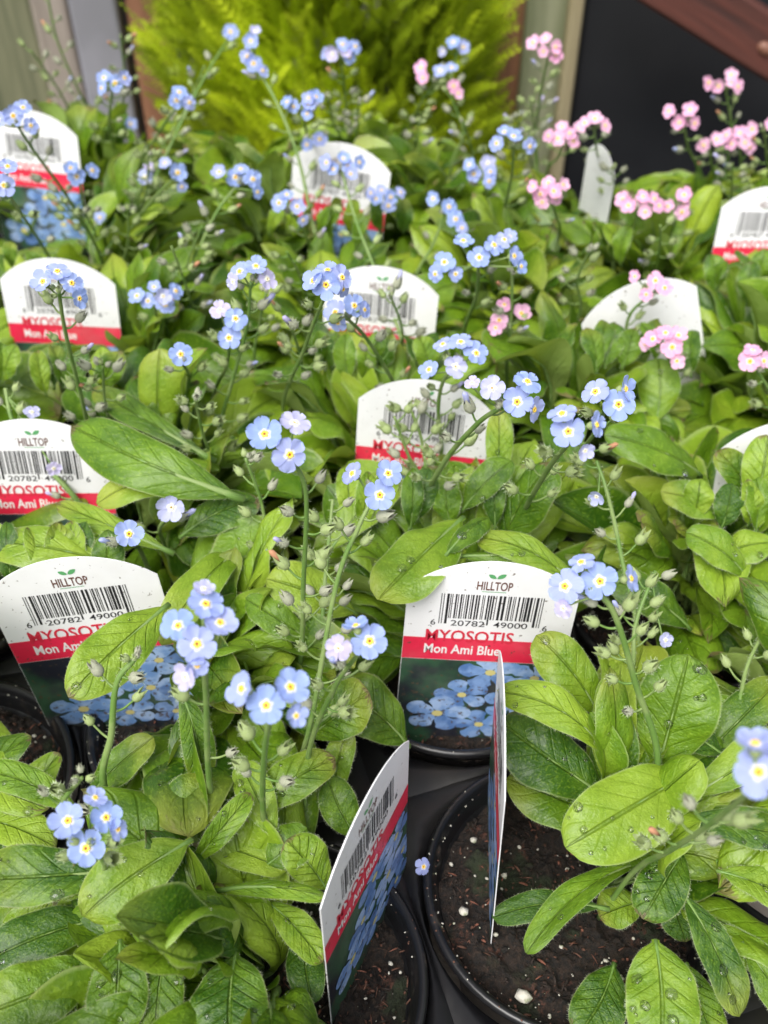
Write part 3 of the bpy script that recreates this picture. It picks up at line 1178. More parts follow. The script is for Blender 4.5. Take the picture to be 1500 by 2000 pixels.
#      base px,h        tip px,h          width bend fold mcam roll
HEROES = [
    # front right pot
    (1365, 1500, .050, 1104, 1655, .052, 165, .75, .12, .35, -8, .15, .8, .5, .03, 9),
    (1190, 1480, .055, 972, 1352, .070, 88, 1.4, .1, .3, 0, .3, .8, .5, .05, 3),
    (1283, 1510, .045, 1345, 1278, .085, 168, .5, .1, .85, 0, .1, .8, .6, .04, 8),
    (1190, 1560, .036, 975, 1410, .050, 150, .7, .2, .3, 0, .3, .8, .5, .05, 6),
    (1170, 1400, .050, 1048, 1240, .075, 105, 1.0, .2, .5, 0, .3, .8, .5, .05, 1),
    (1240, 1640, .020, 990, 1520, .035, 130, .7, .2, .2, 0, .2, .8, .5, .05, 2),
    (1265, 1680, .020, 1028, 1862, .018, 70, .8, .45, .5, 20, .3, .8, .45, .05, 4),
    (1335, 1660, .035, 1255, 1795, .030, 105, .6, .15, .3, 0, .1, .7, .5, .05, 6),
    (1330, 1740, .030, 1445, 1985, .022, 88, .7, .3, .2, 0, .2, .8, .5, .05, 5),
    (1280, 1835, .030, 1290, 2060, .022, 155, .6, .15, .2, 0, .1, .6, .5, .03, 10),
    (1190, 1775, .012, 962, 1792, .010, 66, .7, .2, .1, 0, .2, .8, .5, .08, 0),
    (1400, 1700, .040, 1560, 1770, .035, 85, .8, .3, .2, 0, .2, .8, .5, .05, 3),
    (1330, 1600, .050, 1560, 1640, .050, 90, .6, .25, .3, 0, .2, .8, .5, .05, 4),
    (1375, 1800, .018, 1520, 1900, .012, 75, .8, .2, .2, 0, .2, .8, .5, .05, 2),
    (1200, 1880, .006, 1130, 2020, .006, 110, .5, .15, .2, 0, .1, .7, .5, .05, 0),
    (1340, 1880, .012, 1400, 2040, .008, 90, .5, .15, .2, 0, .1, .7, .5, .05, 2),
    (1260, 1760, .006, 1170, 1790, .006, 85, .5, .15, .2, 0, .1, .7, .5, .05, 0),
    (1300, 1730, .012, 1340, 1840, .012, 70, .5, .15, .2, 0, .1, .7, .5, .05, 1),
    (1420, 1480, .050, 1240, 1370, .060, 100, .9, .2, .3, 0, .2, .8, .5, .05, 2),
    (1350, 1500, .040, 1520, 1330, .060, 90, .9, .2, .4, 0, .2, .8, .5, .05, 2),
    (1340, 1560, .045, 1540, 1430, .060, 90, 1.0, .2, .4, 0, .2, .8, .5, .05, 2),
    (1450, 1840, .020, 1560, 2010, .012, 85, .8, .2, .3, 0, .2, .8, .5, .05, 0),
    (-90, 1500, .035, 95, 1580, .045, 85, .9, .2, .3, 0, .2, .8, .5, .05, 2),
    (-70, 1600, .035, 110, 1655, .040, 90, .9, .2, .3, 0, .2, .8, .5, .05, 1),
    (60, 1720, .020, -20, 1600, .040, 80, .9, .2, .4, 0, .2, .8, .5, .05, 0),
    (300, 1640, .030, 190, 1500, .045, 85, .9, .2, .5, 0, .2, .8, .5, .05, 1),
    (560, 1500, .030, 480, 1380, .050, 80, .9, .2, .5, 0, .2, .8, .6, .05, 0),
    (700, 1640, .020, 640, 1520, .035, 80, .7, .2, .5, 0, .2, .7, .5, .05, 1),
    (-90, 1540, .032, 62, 1440, .046, 78, 1.0, .2, .4, 0, .3, .8, .55, .05, 0),
    (30, 1600, .022, 118, 1472, .042, 72, 1.0, .3, .5, 0, .3, .8, .55, .05, 0),
    (260, 1580, .025, 262, 1450, .045, 75, .9, .2, .5, 10, .2, .8, .55, .05, 0),
    (-60, 1400, .030, 28, 1500, .044, 60, 1.0, .2, .3, 0, .2, .8, .55, .05, 0),
    # leaf with sunken veins left of the upright tag, and the rolled one beside it
    (905, 1010, .085, 738, 1172, .082, 140, .6, .2, .45, 10, .2, .75, .5, .05, 4),
    (895, 1085, .082, 1085, 1090, .080, 46, .7, -.4, .2, 0, .2, .6, .4, .05, 2),
    (870, 1085, .088, 955, 1010, .090, 50, 1.0, -.3, .3, 0, .2, .6, .4, .05, 1),
    (1140, 1160, .070, 930, 1050, .085, 70, 1.2, .2, .3, 0, .2, .8, .5, .05, 2),
    # the big spotted leaf by the left tags
    (475, 975, .085, 140, 832, .098, 118, 1.1, .05, .55, -5, .2, .85, .62, .03, 0),
    (450, 970, .070, 190, 985, .080, 80, 1.5, .2, .3, 0, .2, .8, .5, .05, 0),
    (420, 900, .072, 180, 760, .080, 60, 1.0, .2, .4, 0, .2, .8, .5, .05, 0),
    (330, 1180, .088, 133, 1362, .086, 122, .6, .1, .5, -6, .15, .85, .6, .03, 3),
    (340, 1080, .070, 110, 985, .078, 55, .8, .2, .3, 0, .2, .8, .5, .05, 0),
    (350, 1050, .070, 505, 975, .080, 90, .6, .1, .5, 0, .2, .8, .5, .05, 0),
    (300, 1130, .060, -30, 1060, .078, 100, 1.2, .1, .3, 0, .2, .8, .5, .05, 2),
    (470, 1080, .060, 315, 1260, .068, 90, 1.5, .3, .3, 0, .2, .8, .5, .05, 0),
    (620, 1260, .055, 480, 1170, .070, 70, 1.2, .2, .4, 0, .2, .8, .5, .05, 1),
    (700, 1200, .055, 520, 1130, .075, 110, .9, .15, .4, 0, .2, .8, .5, .05, 2),
    (640, 1080, .060, 780, 930, .075, 95, .9, .2, .5, 0, .2, .8, .5, .05, 2),
    (800, 1460, .020, 640, 1340, .040, 130, .8, .2, .4, 0, .2, .8, .5, .05, 1),
    # front left rosette
    (375, 1640, .060, 163, 1790, .058, 135, .7, .2, .4, -8, .3, .8, .5, .04, 3),
    (250, 1700, .052, -60, 1720, .055, 125, 1.0, .2, .35, 0, .3, .8, .5, .04, 3),
    (160, 1590, .050, -40, 1505, .062, 70, 1.2, .2, .3, 0, .2, .8, .5, .04, 1),
    (280, 1630, .050, 415, 1520, .058, 100, .8, .2, .5, 0, .2, .7, .5, .04, 2),
    (375, 1690, .045, 490, 1550, .060, 62, 1.0, .5, .5, 20, .3, .8, .5, .04, 2),
    (420, 1740, .045, 640, 1752, .058, 46, .5, -.5, .3, 0, .1, .6, .45, .04, 2),
    (470, 1600, .040, 655, 1480, .052, 95, .9, .1, .5, 0, .2, .8, .5, .04, 2),
    (655, 1570, .025, 680, 1425, .045, 62, .7, .2, .6, 0, .2, .7, .45, .04, 2),
    (600, 1440, .040, 720, 1350, .062, 118, .8, .1, .6, 0, .2, .8, .4, .04, 2),
    (350, 1340, .080, 395, 1530, .050, 70, .6, .2, .7, 0, .2, .8, .5, .04, 0),
    (235, 1835, .045, 225, 2030, .040, 128, .6, .25, .3, 0, .1, .7, .5, .04, 4),
    (330, 1830, .042, 305, 2040, .036, 105, .6, .3, .2, 0, .1, .8, .55, .04, 6),
    (460, 1860, .045, 450, 2060, .046, 165, .5, .1, .35, 0, .1, .6, .45, .04, 5),
    (200, 1880, .035, -60, 1990, .040, 150, .7, .15, .3, 0, .2, .7, .5, .04, 2),
    (220, 1790, .030, -30, 1880, .035, 110, .8, .2, .3, 0, .2, .8, .5, .04, 3),
    (600, 1800, .020, 610, 1960, .022, 80, .5, .2, .3, 0, .1, .7, .5, .04, 0),
    (520, 1690, .040, 600, 1620, .045, 95, .7, .2, .5, 0, .2, .7, .5, .04, 2),
    (520, 1760, .030, 630, 1880, .030, 75, .8, .3, .3, 0, .2, .8, .5, .04, 2),
    (380, 1640, .035, 560, 1700, .038, 75, .9, .3, .3, 0, .2, .8, .5, .04, 2),
    (160, 1720, .035, 130, 1800, .030, 60, .6, .1, .3, 0, .2, .8, .5, .04, 0),
    (540, 1640, .045, 470, 1490, .055, 80, .8, .3, .5, 0, .2, .8, .5, .04, 2),
    (640, 1740, .030, 560, 1640, .048, 95, .7, .2, .5, 0, .2, .8, .5, .04, 1),
    (170, 1560, .040, 300, 1440, .060, 80, .8, .3, .5, 0, .2, .8, .5, .04, 0),
    # right edge and rows behind
    (1370, 930, .060, 1180, 850, .085, 95, 1.3, .1, .4, 0, .2, .8, .5, .05, 3),
    (1430, 1010, .060, 1290, 960, .075, 80, 1.0, .2, .4, 0, .2, .8, .5, .05, 2),
    (1390, 1100, .055, 1510, 1060, .070, 80, 1.0, .2, .4, 0, .2, .8, .5, .05, 2),
    (1460, 1130, .060, 1340, 1040, .075, 80, 1.2, .2, .4, 0, .2, .8, .5, .05, 2),
    (1350, 1230, .040, 1190, 1130, .055, 90, 1.0, .2, .4, 0, .2, .8, .5, .05, 2),
    (1420, 1140, .050, 1530, 1190, .050, 90, .8, -.2, .4, 0, .2, .8, .5, .05, 2),
    (1480, 1000, .060, 1400, 880, .085, 70, .6, .3, .6, 0, .2, .8, .5, .05, 1),
    (1470, 1010, .065, 1500, 850, .095, 95, .6, .3, .6, 0, .2, .8, .5, .05, 1),
    (1280, 830, .055, 1285, 700, .080, 88, .5, .1, .7, 0, .1, .8, .5, .05, 0),
    (970, 960, .070, 975, 800, .100, 60, .5, .3, .6, 0, .1, .8, .5, .05, 1),
    (900, 1000, .070, 1000, 900, .090, 70, .8, .3, .6, 0, .1, .8, .5, .05, 1),
]
for h_ in HEROES:
    hero(*h_)

# leaves that stand in front of the feet of the tags in the middle and far rows
for (x0, x1, yb, w, hh) in ((615, 880, 640, 50, .074), (560, 785, 384, 40, .078), (1120, 1350, 622, 52, .072), (-30, 245, 660, 55, .074), (690, 990, 905, 62, .074), (-40, 220, 1012, 66, .074),
                        (1390, 1520, 486, 44, .076), (-20, 60, 470, 40, .07), (1130, 1230, 430, 40, .078), (1380, 1520, 930, 60, .072)):
    x = x0
    while x < x1:
        yj = yb + rng.uniform(0, 26)
        hero(x + rng.uniform(-35, 35), yj + rng.uniform(1.3, 2.0) * w, .064, x + rng.uniform(-12, 12), yj, hh + .010, w * rng.uniform(.75, 1.1), rng.uniform(.8, 1.7), rng.uniform(.05, .5),
             rng.uniform(.1, .6), rng.uniform(-25, 25), rng.uniform(-.7, .7), .8, rng.uniform(.5, .75), .08, 0, .07)
        x += w * rng.uniform(.45, .7)

# ------------------------------------------------------------------ flowers, buds, stalks
FD = 0.012


def flower_mesh(key, tilt, seed, eye='eye'):
    """corolla of five round petals, about 1 unit in diameter, facing +Z"""
    rg = random.Random(seed)
    m_ = MB()
    for k in range(5):
        a0 = k * 2 * math.pi / 5 + rg.uniform(-0.05, 0.05)
        til = tilt + rg.uniform(-0.35, 0.35)
        sc = rg.uniform(0.86, 1.06)
        vs, uv, fs = [], [], []
        nr, nc = 7, 6
        lift = 0.012 * (k % 2) + 0.004 * k
        for i_ in range(nr + 1):
            r_ = i_ / nr
            wd = 0.055 + 0.185 * math.sin(min(1, r_ * 1.02) * math.pi * 0.60 + 0.05) ** 1.2
            if r_ > 0.62:
                wd = 0.235 * math.sqrt(max(0.0, 1 - ((r_ - 0.60) / 0.405) ** 2)) + 0.004
            for c_ in range(nc + 1):
                u = 2 * c_ / nc - 1
                x_ = (0.07 + 0.43 * r_) * sc - 0.028 * (1 - abs(u)) * (r_ > 0.95) * 0.6
                y_ = u * wd * sc
                z_ = 0.03 * (u * u) - 0.02 + r_ * r_ * til * 0.22 + lift + 0.035 * math.sin(u * 3.5 + seed + k * 1.7) * r_
                vs.append((x_ * math.cos(a0) - y_ * math.sin(a0), x_ * math.sin(a0) + y_ * math.cos(a0), z_))
                uv.append((u * 0.5 + 0.5, r_))
        for i_ in range(nr):
            for c_ in range(nc):
                a_ = i_ * (nc + 1) + c_
                fs.append((a_, a_ + nc + 1, a_ + nc + 2, a_ + 1))
        m_.add(vs, fs, key, uv)
    # yellow ring of five scales with a dark throat
    vs, fs = [], []
    n = 20
    for i_, (r_, z_) in enumerate(((0.098, 0.015), (0.092, 0.042), (0.073, 0.058), (0.050, 0.046), (0.036, 0.02))):
        for k in range(n):
            t = 2 * math.pi * k / n
            q = r_ * (1 + 0.13 * math.cos(5 * t))
            vs.append((q * math.cos(t), q * math.sin(t), z_))
    for i_ in range(4):
        for k in range(n):
            fs.append((i_ * n + k, i_ * n + (k + 1) % n, (i_ + 1) * n + (k + 1) % n, (i_ + 1) * n + k))
    m_.add(vs, fs, eye)
    m_.add([(0.055 * math.cos(2 * math.pi * k / 10), 0.055 * math.sin(2 * math.pi * k / 10), 0.022) for k in range(10)], [tuple(range(10))], 'throat')
    # tube and calyx behind
    vs, fs = [], []
    prof_ = ((0.09, 0.0), (0.07, -0.10), (0.13, -0.14), (0.15, -0.22), (0.11, -0.32), (0.04, -0.37))
    n = 10
    for r_, z_ in prof_:
        for k in range(n):
            t = 2 * math.pi * k / n
            q = r_ * (1 + (0.18 * math.cos(5 * t) if z_ > -0.2 and z_ < -0.05 else 0))
            vs.append((q * math.cos(t), q * math.sin(t), z_))
    for i_ in range(len(prof_) - 1):
        for k in range(n):
            fs.append((i_ * n + k, (i_ + 1) * n + k, (i_ + 1) * n + (k + 1) % n, i_ * n + (k + 1) % n))
    m_.add(vs, fs, 'calyx')
    return m_.mesh('flower')


FM = {'b': [flower_mesh('petal_blue', t, s) for s, t in enumerate((0.1, 0.3, -0.1, 0.5, 0.2, -0.25))],
      'p': [flower_mesh('petal_pink', t, s) for s, t in enumerate((0.1, 0.35, -0.1, 0.6))],
      'w': [flower_mesh('petal_pale', t, s + 9, 'eye_pale') for s, t in enumerate((0.7, 0.2, 1.0))]}


def bud_mesh(key, open_, seed, tip=None):
    """hairy calyx, base at the origin, pointing +Z, 1 unit long"""
    rg = random.Random(seed)
    m_ = MB()
    prof_ = [(0.05, 0.0), (0.20, 0.07), (0.30, 0.22), (0.315, 0.40), (0.26, 0.60)]
    n = 15
    vs, fs = [], []
    for r_, z_ in prof_:
        for k in range(n):
            t = 2 * math.pi * k / n
            q = r_ * (1 + 0.06 * math.cos(5 * t))
            vs.append((q * math.cos(t), q * math.sin(t), z_))
    for i_ in range(len(prof_) - 1):
        for k in range(n):
            fs.append((i_ * n + k, i_ * n + (k + 1) % n, (i_ + 1) * n + (k + 1) % n, (i_ + 1) * n + k))
    m_.add(vs, fs, key)
    for k in range(5):      # teeth
        t = 2 * math.pi * (k + 0.0) / 5
        hw = 2 * math.pi / 5 * 0.5
        r_ = 0.26
        re = r_ * open_
        b0, b1 = t - hw, t + hw
        p = [(r_ * 1.06 * math.cos(b0), r_ * 1.06 * math.sin(b0), 0.60), (r_ * 1.06 * math.cos(t), r_ * 1.06 * math.sin(t), 0.60), (r_ * 1.06 * math.cos(b1), r_ * 1.06 * math.sin(b1), 0.60),
             ((re + r_) / 2 * 1.1 * math.cos(t - hw * 0.45), (re + r_) / 2 * 1.1 * math.sin(t - hw * 0.45), 0.80), ((re + r_) / 2 * 1.1 * math.cos(t + hw * 0.45), (re + r_) / 2 * 1.1 * math.sin(t + hw * 0.45), 0.80),
             (re * math.cos(t), re * math.sin(t), rg.uniform(0.95, 1.05))]
        m_.add(p, [(0, 1, 3), (1, 4, 3), (1, 2, 4), (3, 4, 5)], key)
    if tip:
        m_.tube([(0, 0, 0.5), (0.03, 0, 0.9), (0.08, 0.03, 1.15), (0.12, 0, 1.3)], [0.14, 0.17, 0.16, 0.03], tip, 7)
    hv, hf = [], []
    for k in range(70):
        t, z_ = rg.uniform(0, 6.28), rg.uniform(0.02, 0.75)
        r_ = np.interp(z_, [0, .07, .22, .4, .6, .9], [.05, .2, .3, .315, .26, .2])
        p = Vector((r_ * math.cos(t), r_ * math.sin(t), z_))
        d_ = Vector((math.cos(t), math.sin(t), 0.3 + rg.uniform(-.3, .5))) * rg.uniform(0.1, 0.24)
        e_ = Vector((-math.sin(t), math.cos(t), 0)) * 0.012
        n0 = len(hv)
        hv += [p - e_, p + e_, p + d_]
        hf.append((n0, n0 + 1, n0 + 2))
    m_.add(hv, hf, 'hair')
    return m_.mesh('bud')


BM = [bud_mesh('calyx', 0.3, 1), bud_mesh('calyx', 1.15, 2), bud_mesh('calyx_grey', 0.35, 3), bud_mesh('calyx_grey', 0.7, 4), bud_mesh('calyx', 0.8, 5, 'withered'), bud_mesh('calyx_grey', 0.5, 6, 'petal_pale')]


def bez(pts, n=22):
    """Catmull-Rom through the points"""
    P = [pts[0] + (pts[0] - pts[1])] + pts + [pts[-1] + (pts[-1] - pts[-2])]
    out = []
    segs = len(pts) - 1
    for s in range(segs):
        p0, p1, p2, p3 = P[s:s + 4]
        for k in range(n):
            t = k / n
            out.append(0.5 * ((2 * p1) + (p2 - p0) * t + (2 * p0 - 5 * p1 + 4 * p2 - p3) * t * t + (3 * p1 - p0 - 3 * p2 + p3) * t ** 3))
    out.append(pts[-1])
    return out


rs = random.Random(31)
FLOW_OCC = []


def facing(p, fx, fy):
    v = (CAM - p).normalized()
    rt = RT
    up = rt.cross(v)
    up = -up if up.z < 0 else up
    return (v + rt * fx + up * fy).normalized()


def stalk(cx, cy, s, flowers, foot, via=None, col='b', buds=8, hf=0.05, bud0=0.06, bud1=0.75, thick=1.0, coil=True):
    z = FD * F / s
    tip = Pz(cx, cy + s * 0.25, z + 0.004)
    ft = Ph(foot[0], foot[1], hf)
    zf = (ft - CAM).dot(FW)
    key = near_plant(ft)
    pl = PLANTS[key]
    c = cells[key]
    pts = [tip]
    if via:
        vs_ = via if isinstance(via, list) else [via]
        tot = math.hypot(foot[0] - cx, foot[1] - cy)
        for v in vs_:
            f = math.hypot(v[0] - cx, v[1] - cy) / max(1, tot)
            f = min(0.95, f)
            zz = 1 / ((1 - f) / z + f / zf)
            pts.append(Pz(v[0], v[1], zz))
    else:
        m = tip.lerp(ft, 0.5) + Vector((rs.uniform(-.004, .004), rs.uniform(-.003, .003), 0.003))
        pts.append(m)
    pts.append(ft)
    pts.append(Vector((ft.x + (c.x - ft.x) * 0.3, ft.y + (c.y - ft.y) * 0.3, -0.010)))
    path = bez(pts, 12)
    nP = len(path)
    rb_ = 0.00095 * thick
    m_ = MB()
    m_.tube(path, [rb_ * (0.72 + 0.5 * k / (nP - 1)) for k in range(nP)], 'stem', 8)
    lens = [0.0]
    for a_, b__ in zip(path, path[1:]):
        lens.append(lens[-1] + (b__ - a_).length)
    vis = lens[12 * (len(pts) - 2)]

    def at(d_):
        for k in range(nP - 1):
            if lens[k + 1] >= d_:
                q = (d_ - lens[k]) / max(1e-9, lens[k + 1] - lens[k])
                return path[k].lerp(path[k + 1], q), (path[k + 1] - path[k]).normalized()
        return path[-1], (path[-1] - path[-2]).normalized()
    objs = []
    # flowers
    if isinstance(flowers, int):
        nfl = flowers + (2 if flowers > 2 else 0)
        flowers = []
        for k in range(nfl):
            an = k * 2.4 + rs.uniform(-.5, .5)
            rr = s * (0.62 if nfl > 1 else 0) * math.sqrt((k + 0.6) / nfl) * (1.25 if nfl > 3 else 1)
            dx, dy = rr * math.cos(an) * 1.2, rr * math.sin(an) * 0.75
            flowers.append((cx + dx, cy + dy, s * rs.uniform(0.68, 0.95), dx / s * 0.9 + rs.uniform(-.2, .2), -dy / s * 0.8 + rs.uniform(0, .5)))
    for fl in flowers:
        fx, fy = fl[0], fl[1]
        fs_ = fl[2] if len(fl) > 2 and fl[2] else s
        ax, ay = (fl[3] + rs.gauss(0, .14), fl[4] + rs.gauss(0, .14)) if len(fl) > 4 else (rs.uniform(-.25, .25), rs.uniform(-.05, .35))
        kc = fl[5] if len(fl) > 5 else col
        if s < 56 and len(fl) <= 5 and kc == 'b' and rs.random() < 0.08:
            kc = 'w'
        p = Pz(fx, fy, z + rs.uniform(-0.003, 0.002) * 60 / s)
        nz = facing(p, ax, ay)
        sc = FD * 0.95 * fs_ / s
        rot = nz.to_track_quat('Z', 'Y').to_matrix().to_4x4() @ Matrix.Rotation(rs.uniform(0, 6.28), 4, 'Z') @ Matrix.Scale(sc, 4)
        rot.translation = p
        objs.append(('flower', rs.choice(FM[kc]), rot))
        back = p - nz * sc * 0.36
        q, dq = at(0.0035)
        mid = back.lerp(q, 0.5) - nz * sc * 0.15
        m_.tube(bez([back, mid, q], 4), [0.0004] * 9, 'stem', 5)
        FLOW_OCC.append((fx, fy, fs_ * 0.5, z - 0.004))
    # coil of tight young buds at the tip
    if coil and s > 35:
        for k in range(4):
            p = tip + Vector((rs.uniform(-1, 1), rs.uniform(-1, 1), rs.uniform(-.6, .6))) * 0.0032
            dv = (p - tip + Vector((0, 0, 0.003))).normalized()
            L_ = rs.uniform(0.0028, 0.0042)
            mt = dv.to_track_quat('Z', 'Y').to_matrix().to_4x4() @ Matrix.Scale(L_, 4)
            mt.translation = tip.lerp(p, 0.6)
            objs.append(('bud', rs.choice((BM[2], BM[2], BM[0])), mt))
    # calyces on short curved pedicels, alternating down the stem
    side = rs.choice((-1, 1))
    for k in range(buds):
        d0 = vis * (bud0 + (bud1 - bud0) * (k + rs.uniform(0.2, 0.8)) / buds)
        p, dr = at(d0)
        side = -side
        e_ = (RT * side + Vector((0, -1, 0)) * rs.uniform(-.9, .7)).normalized()
        e_ = (e_ - dr * e_.dot(dr) - dr * 0.55).normalized()
        ln = rs.uniform(0.0048, 0.0085) * (0.75 + 0.5 * k / max(1, buds))
        q = p + e_ * ln
        mid = p.lerp(q, 0.5) - Vector((0, 0, 0.0010))
        m_.tube(bez([p, mid, q], 4), [0.00055, 0.0005, 0.00048, 0.00046, 0.00044, 0.00042, 0.0004, 0.0004, 0.0004], 'stem', 5)
        L_ = rs.uniform(0.0046, 0.0072)
        dv = (e_ + Vector((0, 0, 0.4))).normalized()
        mt = dv.to_track_quat('Z', 'Y').to_matrix().to_4x4() @ Matrix.Diagonal((L_, L_, L_ * 1.12, 1))
        mt.translation = q - dv * 0.0002
        objs.append(('bud', (BM[4] if rs.random() < 0.06 else BM[5] if rs.random() < 0.1 else BM[rs.choice((0, 0, 1, 1, 2, 3))]), mt))
    # hairs
    hv, hf_ = [], []
    for k in range(int(520 if z < 0.4 else 90)):
        p, dr = at(rs.uniform(0, lens[-1] * 0.98))
        e_ = Vector((rs.gauss(0, 1), rs.gauss(0, 1), rs.gauss(0, 1)))
        e_ = (e_ - dr * e_.dot(dr)).normalized()
        w = dr * 0.00004
        p2 = p + e_ * rb_ * 0.8
        n0 = len(hv)
        hv += [p2 - w, p2 + w, p2 + e_ * rs.uniform(0.0006, 0.0017) + dr * 0.0002]
        hf_.append((n0, n0 + 1, n0 + 2))
    m_.add(hv, hf_, 'hair')
    # mesh in world coordinates moved into the plant's frame
    base = pts[-1]
    mw = Matrix.Translation(base)
    m_.v = [(a_[0] - base.x, a_[1] - base.y, a_[2] - base.z) for a_ in m_.v]
    st = link('flower_stalk', m_.mesh('flower_stalk'), pl, mw)
    for nm, me, mt in objs:
        link(nm, me, st, mt)
    return st


L_, R_, U_ = (-.7, .3), (.7, .3), (.1, 1.3)
stalk(398, 1240, 85, [(385, 1258, 88, 0, .1), (348, 1222, 74, -.3, .3), (402, 1180, 84, .1, .75), (430, 1216, 76, .55, .3), (362, 1322, 62, -.7, -.3, 'w'), (398, 1150, 50, .2, 1.0, 'w'), (385, 1300, 55, .2, -.6)], (415, 1575), (402, 1350), thick=1.12, buds=2)
stalk(530, 1365, 88, [(520, 1378, 88, 0, .1), (567, 1342, 86, .3, .3), (472, 1345, 80, -.9, .2), (578, 1398, 56, .6, -.2)], (515, 1600), (516, 1480), thick=1.1, buds=6, bud0=.3, bud1=.8)
stalk(562, 870, 76, [(517, 848, 82, -.1, .15), (566, 888, 76, .1, -.1, 'b'), (575, 826, 66, .2, 1.3, 'w')], (585, 1300), [(597, 960), (593, 1130)], buds=12, bud1=.95)
stalk(735, 945, 70, [(758, 925, 64, .2, .4), (742, 967, 72, .05, .05, 'b'), (688, 925, 58, -1.1, .9, 'b')], (600, 1440), [(700, 1030), (655, 1150)], buds=11, bud1=.95)
stalk(705, 1250, 80, [(722, 1252, 84, .15, .05), (661, 1266, 60, -.3, -.1, 'w'), (695, 1222, 60, -.3, 1.5)], (600, 1490), (650, 1350), buds=6)
stalk(170, 1620, 82, [(133, 1603, 82, -.2, .2), (207, 1597, 72, .4, .4), (168, 1657, 84, .05, .0), (186, 1558, 52, .2, .9), (230, 1620, 50, .9, .1)], (200, 1730), (205, 1690), buds=4, bud0=.02, bud1=.3)
stalk(252, 1043, 62, [(252, 1043, 64, .1, .2)], (285, 1100), buds=1, coil=False)
stalk(335, 991, 58, [(335, 991, 60, -.1, .0, 'w')], (322, 1070), buds=2, coil=False)
stalk(985, 775, 68, [(1010, 785, 72, .1, .05), (961, 758, 54, -.1, .2, 'w'), (1030, 745, 62, .6, 1.1), (1043, 800, 62, 1.5, -.2), (922, 748, 36, -.3, 1, 'w')], (826, 1010), [(930, 830), (860, 915)], buds=10, thick=1.25, bud1=.9)
stalk(905, 695, 55, [(930, 690, 54, .6, .2), (890, 716, 50, -.2, -.1, 'w'), (900, 668, 52, .1, 1.2), (838, 722, 48, -.7, .8), (865, 672, 44, -.5, 1.2)], (860, 900), [(868, 740), (856, 800)], buds=8)
stalk(1118, 838, 76, [(1110, 843, 78, -.05, .1), (1165, 830, 60, 1.4, .1), (1098, 808, 66, -.3, 1.5), (1143, 880, 40, .5, -.6, 'w')], (1010, 1035), (1065, 925), buds=6, thick=1.2)
stalk(1185, 770, 68, [(1208, 790, 74, .1, .05), (1163, 765, 64, -.2, .35, 'b'), (1222, 760, 60, 1.2, .3)], (1120, 930), (1165, 840), buds=4)
stalk(1165, 885, 60, [(1165, 970, 36, -.5, -.8, 'w')], (1245, 1290), [(1185, 960), (1212, 1080)], buds=11, bud0=.0, bud1=1.0, coil=False)
stalk(1160, 1130, 76, [(1103, 1145, 78, -.2, .15), (1172, 1135, 80, .05, .1), (1232, 1130, 64, 1.3, .4), (1135, 1098, 60, -.2, 1.2), (1100, 1188, 44, -.4, -.4, 'w')], (1283, 1510), [(1200, 1200), (1240, 1330)], buds=9, bud1=.65, thick=1.25)
stalk(1478, 1505, 106, [(1482, 1508, 112, .1, .05), (1475, 1452, 90, .1, 1.4), (1520, 1460, 90, .5, .6)], (1240, 1700), [(1400, 1600), (1310, 1660)], buds=8, bud0=.25, bud1=.7, thick=0.95, hf=.035)
stalk(640, 550, 62, [(637, 556, 66, -.05, .1), (612, 548, 56, -.7, .4), (668, 542, 56, .8, .4), (640, 528, 56, .1, 1.2), (670, 565, 40, .9, -.1)], (553, 815), (595, 680), buds=8)
stalk(675, 605, 56, [(692, 597, 54, .3, .2), (655, 610, 56, -.4, .4), (660, 630, 44, -.4, -.3), (712, 605, 40, .9, .1)], (802, 810), [(715, 660), (765, 740)], buds=8)
stalk(490, 537, 55, [(468, 530, 50, -.6, .6), (500, 520, 52, .1, 1.1), (522, 545, 46, .8, .2, 'w'), (455, 550, 38, -1, .1)], (428, 850), [(482, 640), (455, 740)], buds=12, bud1=.95)
stalk(115, 555, 62, [(84, 550, 56, -.7, .5), (140, 553, 54, .5, .6), (112, 530, 56, .1, 1.2), (155, 583, 46, .8, -.1)], (188, 880), [(128, 650), (155, 760)], buds=10, bud1=.9)
stalk(447, 640, 55, [(460, 622, 50, .3, .4), (447, 660, 54, .05, .1), (430, 606, 48, -.3, 1.1)], (415, 790), buds=4)
stalk(353, 692, 55, [(353, 692, 54, .05, .15)], (365, 770), buds=2)
stalk(305, 578, 46, 4, (330, 660), buds=4)
stalk(935, 500, 50, [(868, 512, 50, -.4, .3), (936, 503, 52, .05, .15), (965, 478, 48, .3, .5), (1004, 500, 46, .9, .2), (905, 470, 46, -.1, 1.1), (985, 468, 40, .5, .9), (850, 535, 38, -.5, -.1), (1018, 520, 34, 1, 0), (890, 535, 36, 0, -.2)], (905, 660), (930, 580), buds=3, thick=1.2)
stalk(1000, 520, 48, [(995, 462, 38, .3, 1.0)], (990, 745), [(1000, 580), (996, 660)], buds=6)
stalk(1003, 275, 42, [(970, 280, 38, -.5, .3), (1003, 266, 40, .1, .8), (1035, 286, 36, .8, .1), (985, 258, 34, 0, 1.2)], (972, 450), (998, 350), buds=7)
stalk(945, 335, 40, 3, (955, 450), buds=3)
stalk(872, 402, 40, [(846, 388, 34, -.4, .4), (877, 404, 38, .1, .2), (890, 428, 38, .3, .1), (902, 445, 28, .5, -.2)], (812, 560), buds=3)
stalk(752, 385, 38, 4, (745, 470), buds=3)
stalk(668, 325, 40, 4, (790, 700), [(695, 430), (745, 560)], buds=10)
stalk(568, 400, 42, [(545, 396, 40, -.3, .3), (580, 403, 36, .2, .2), (592, 430, 28, .4, -.2), (560, 380, 34, 0, 1)], (612, 520), buds=4)
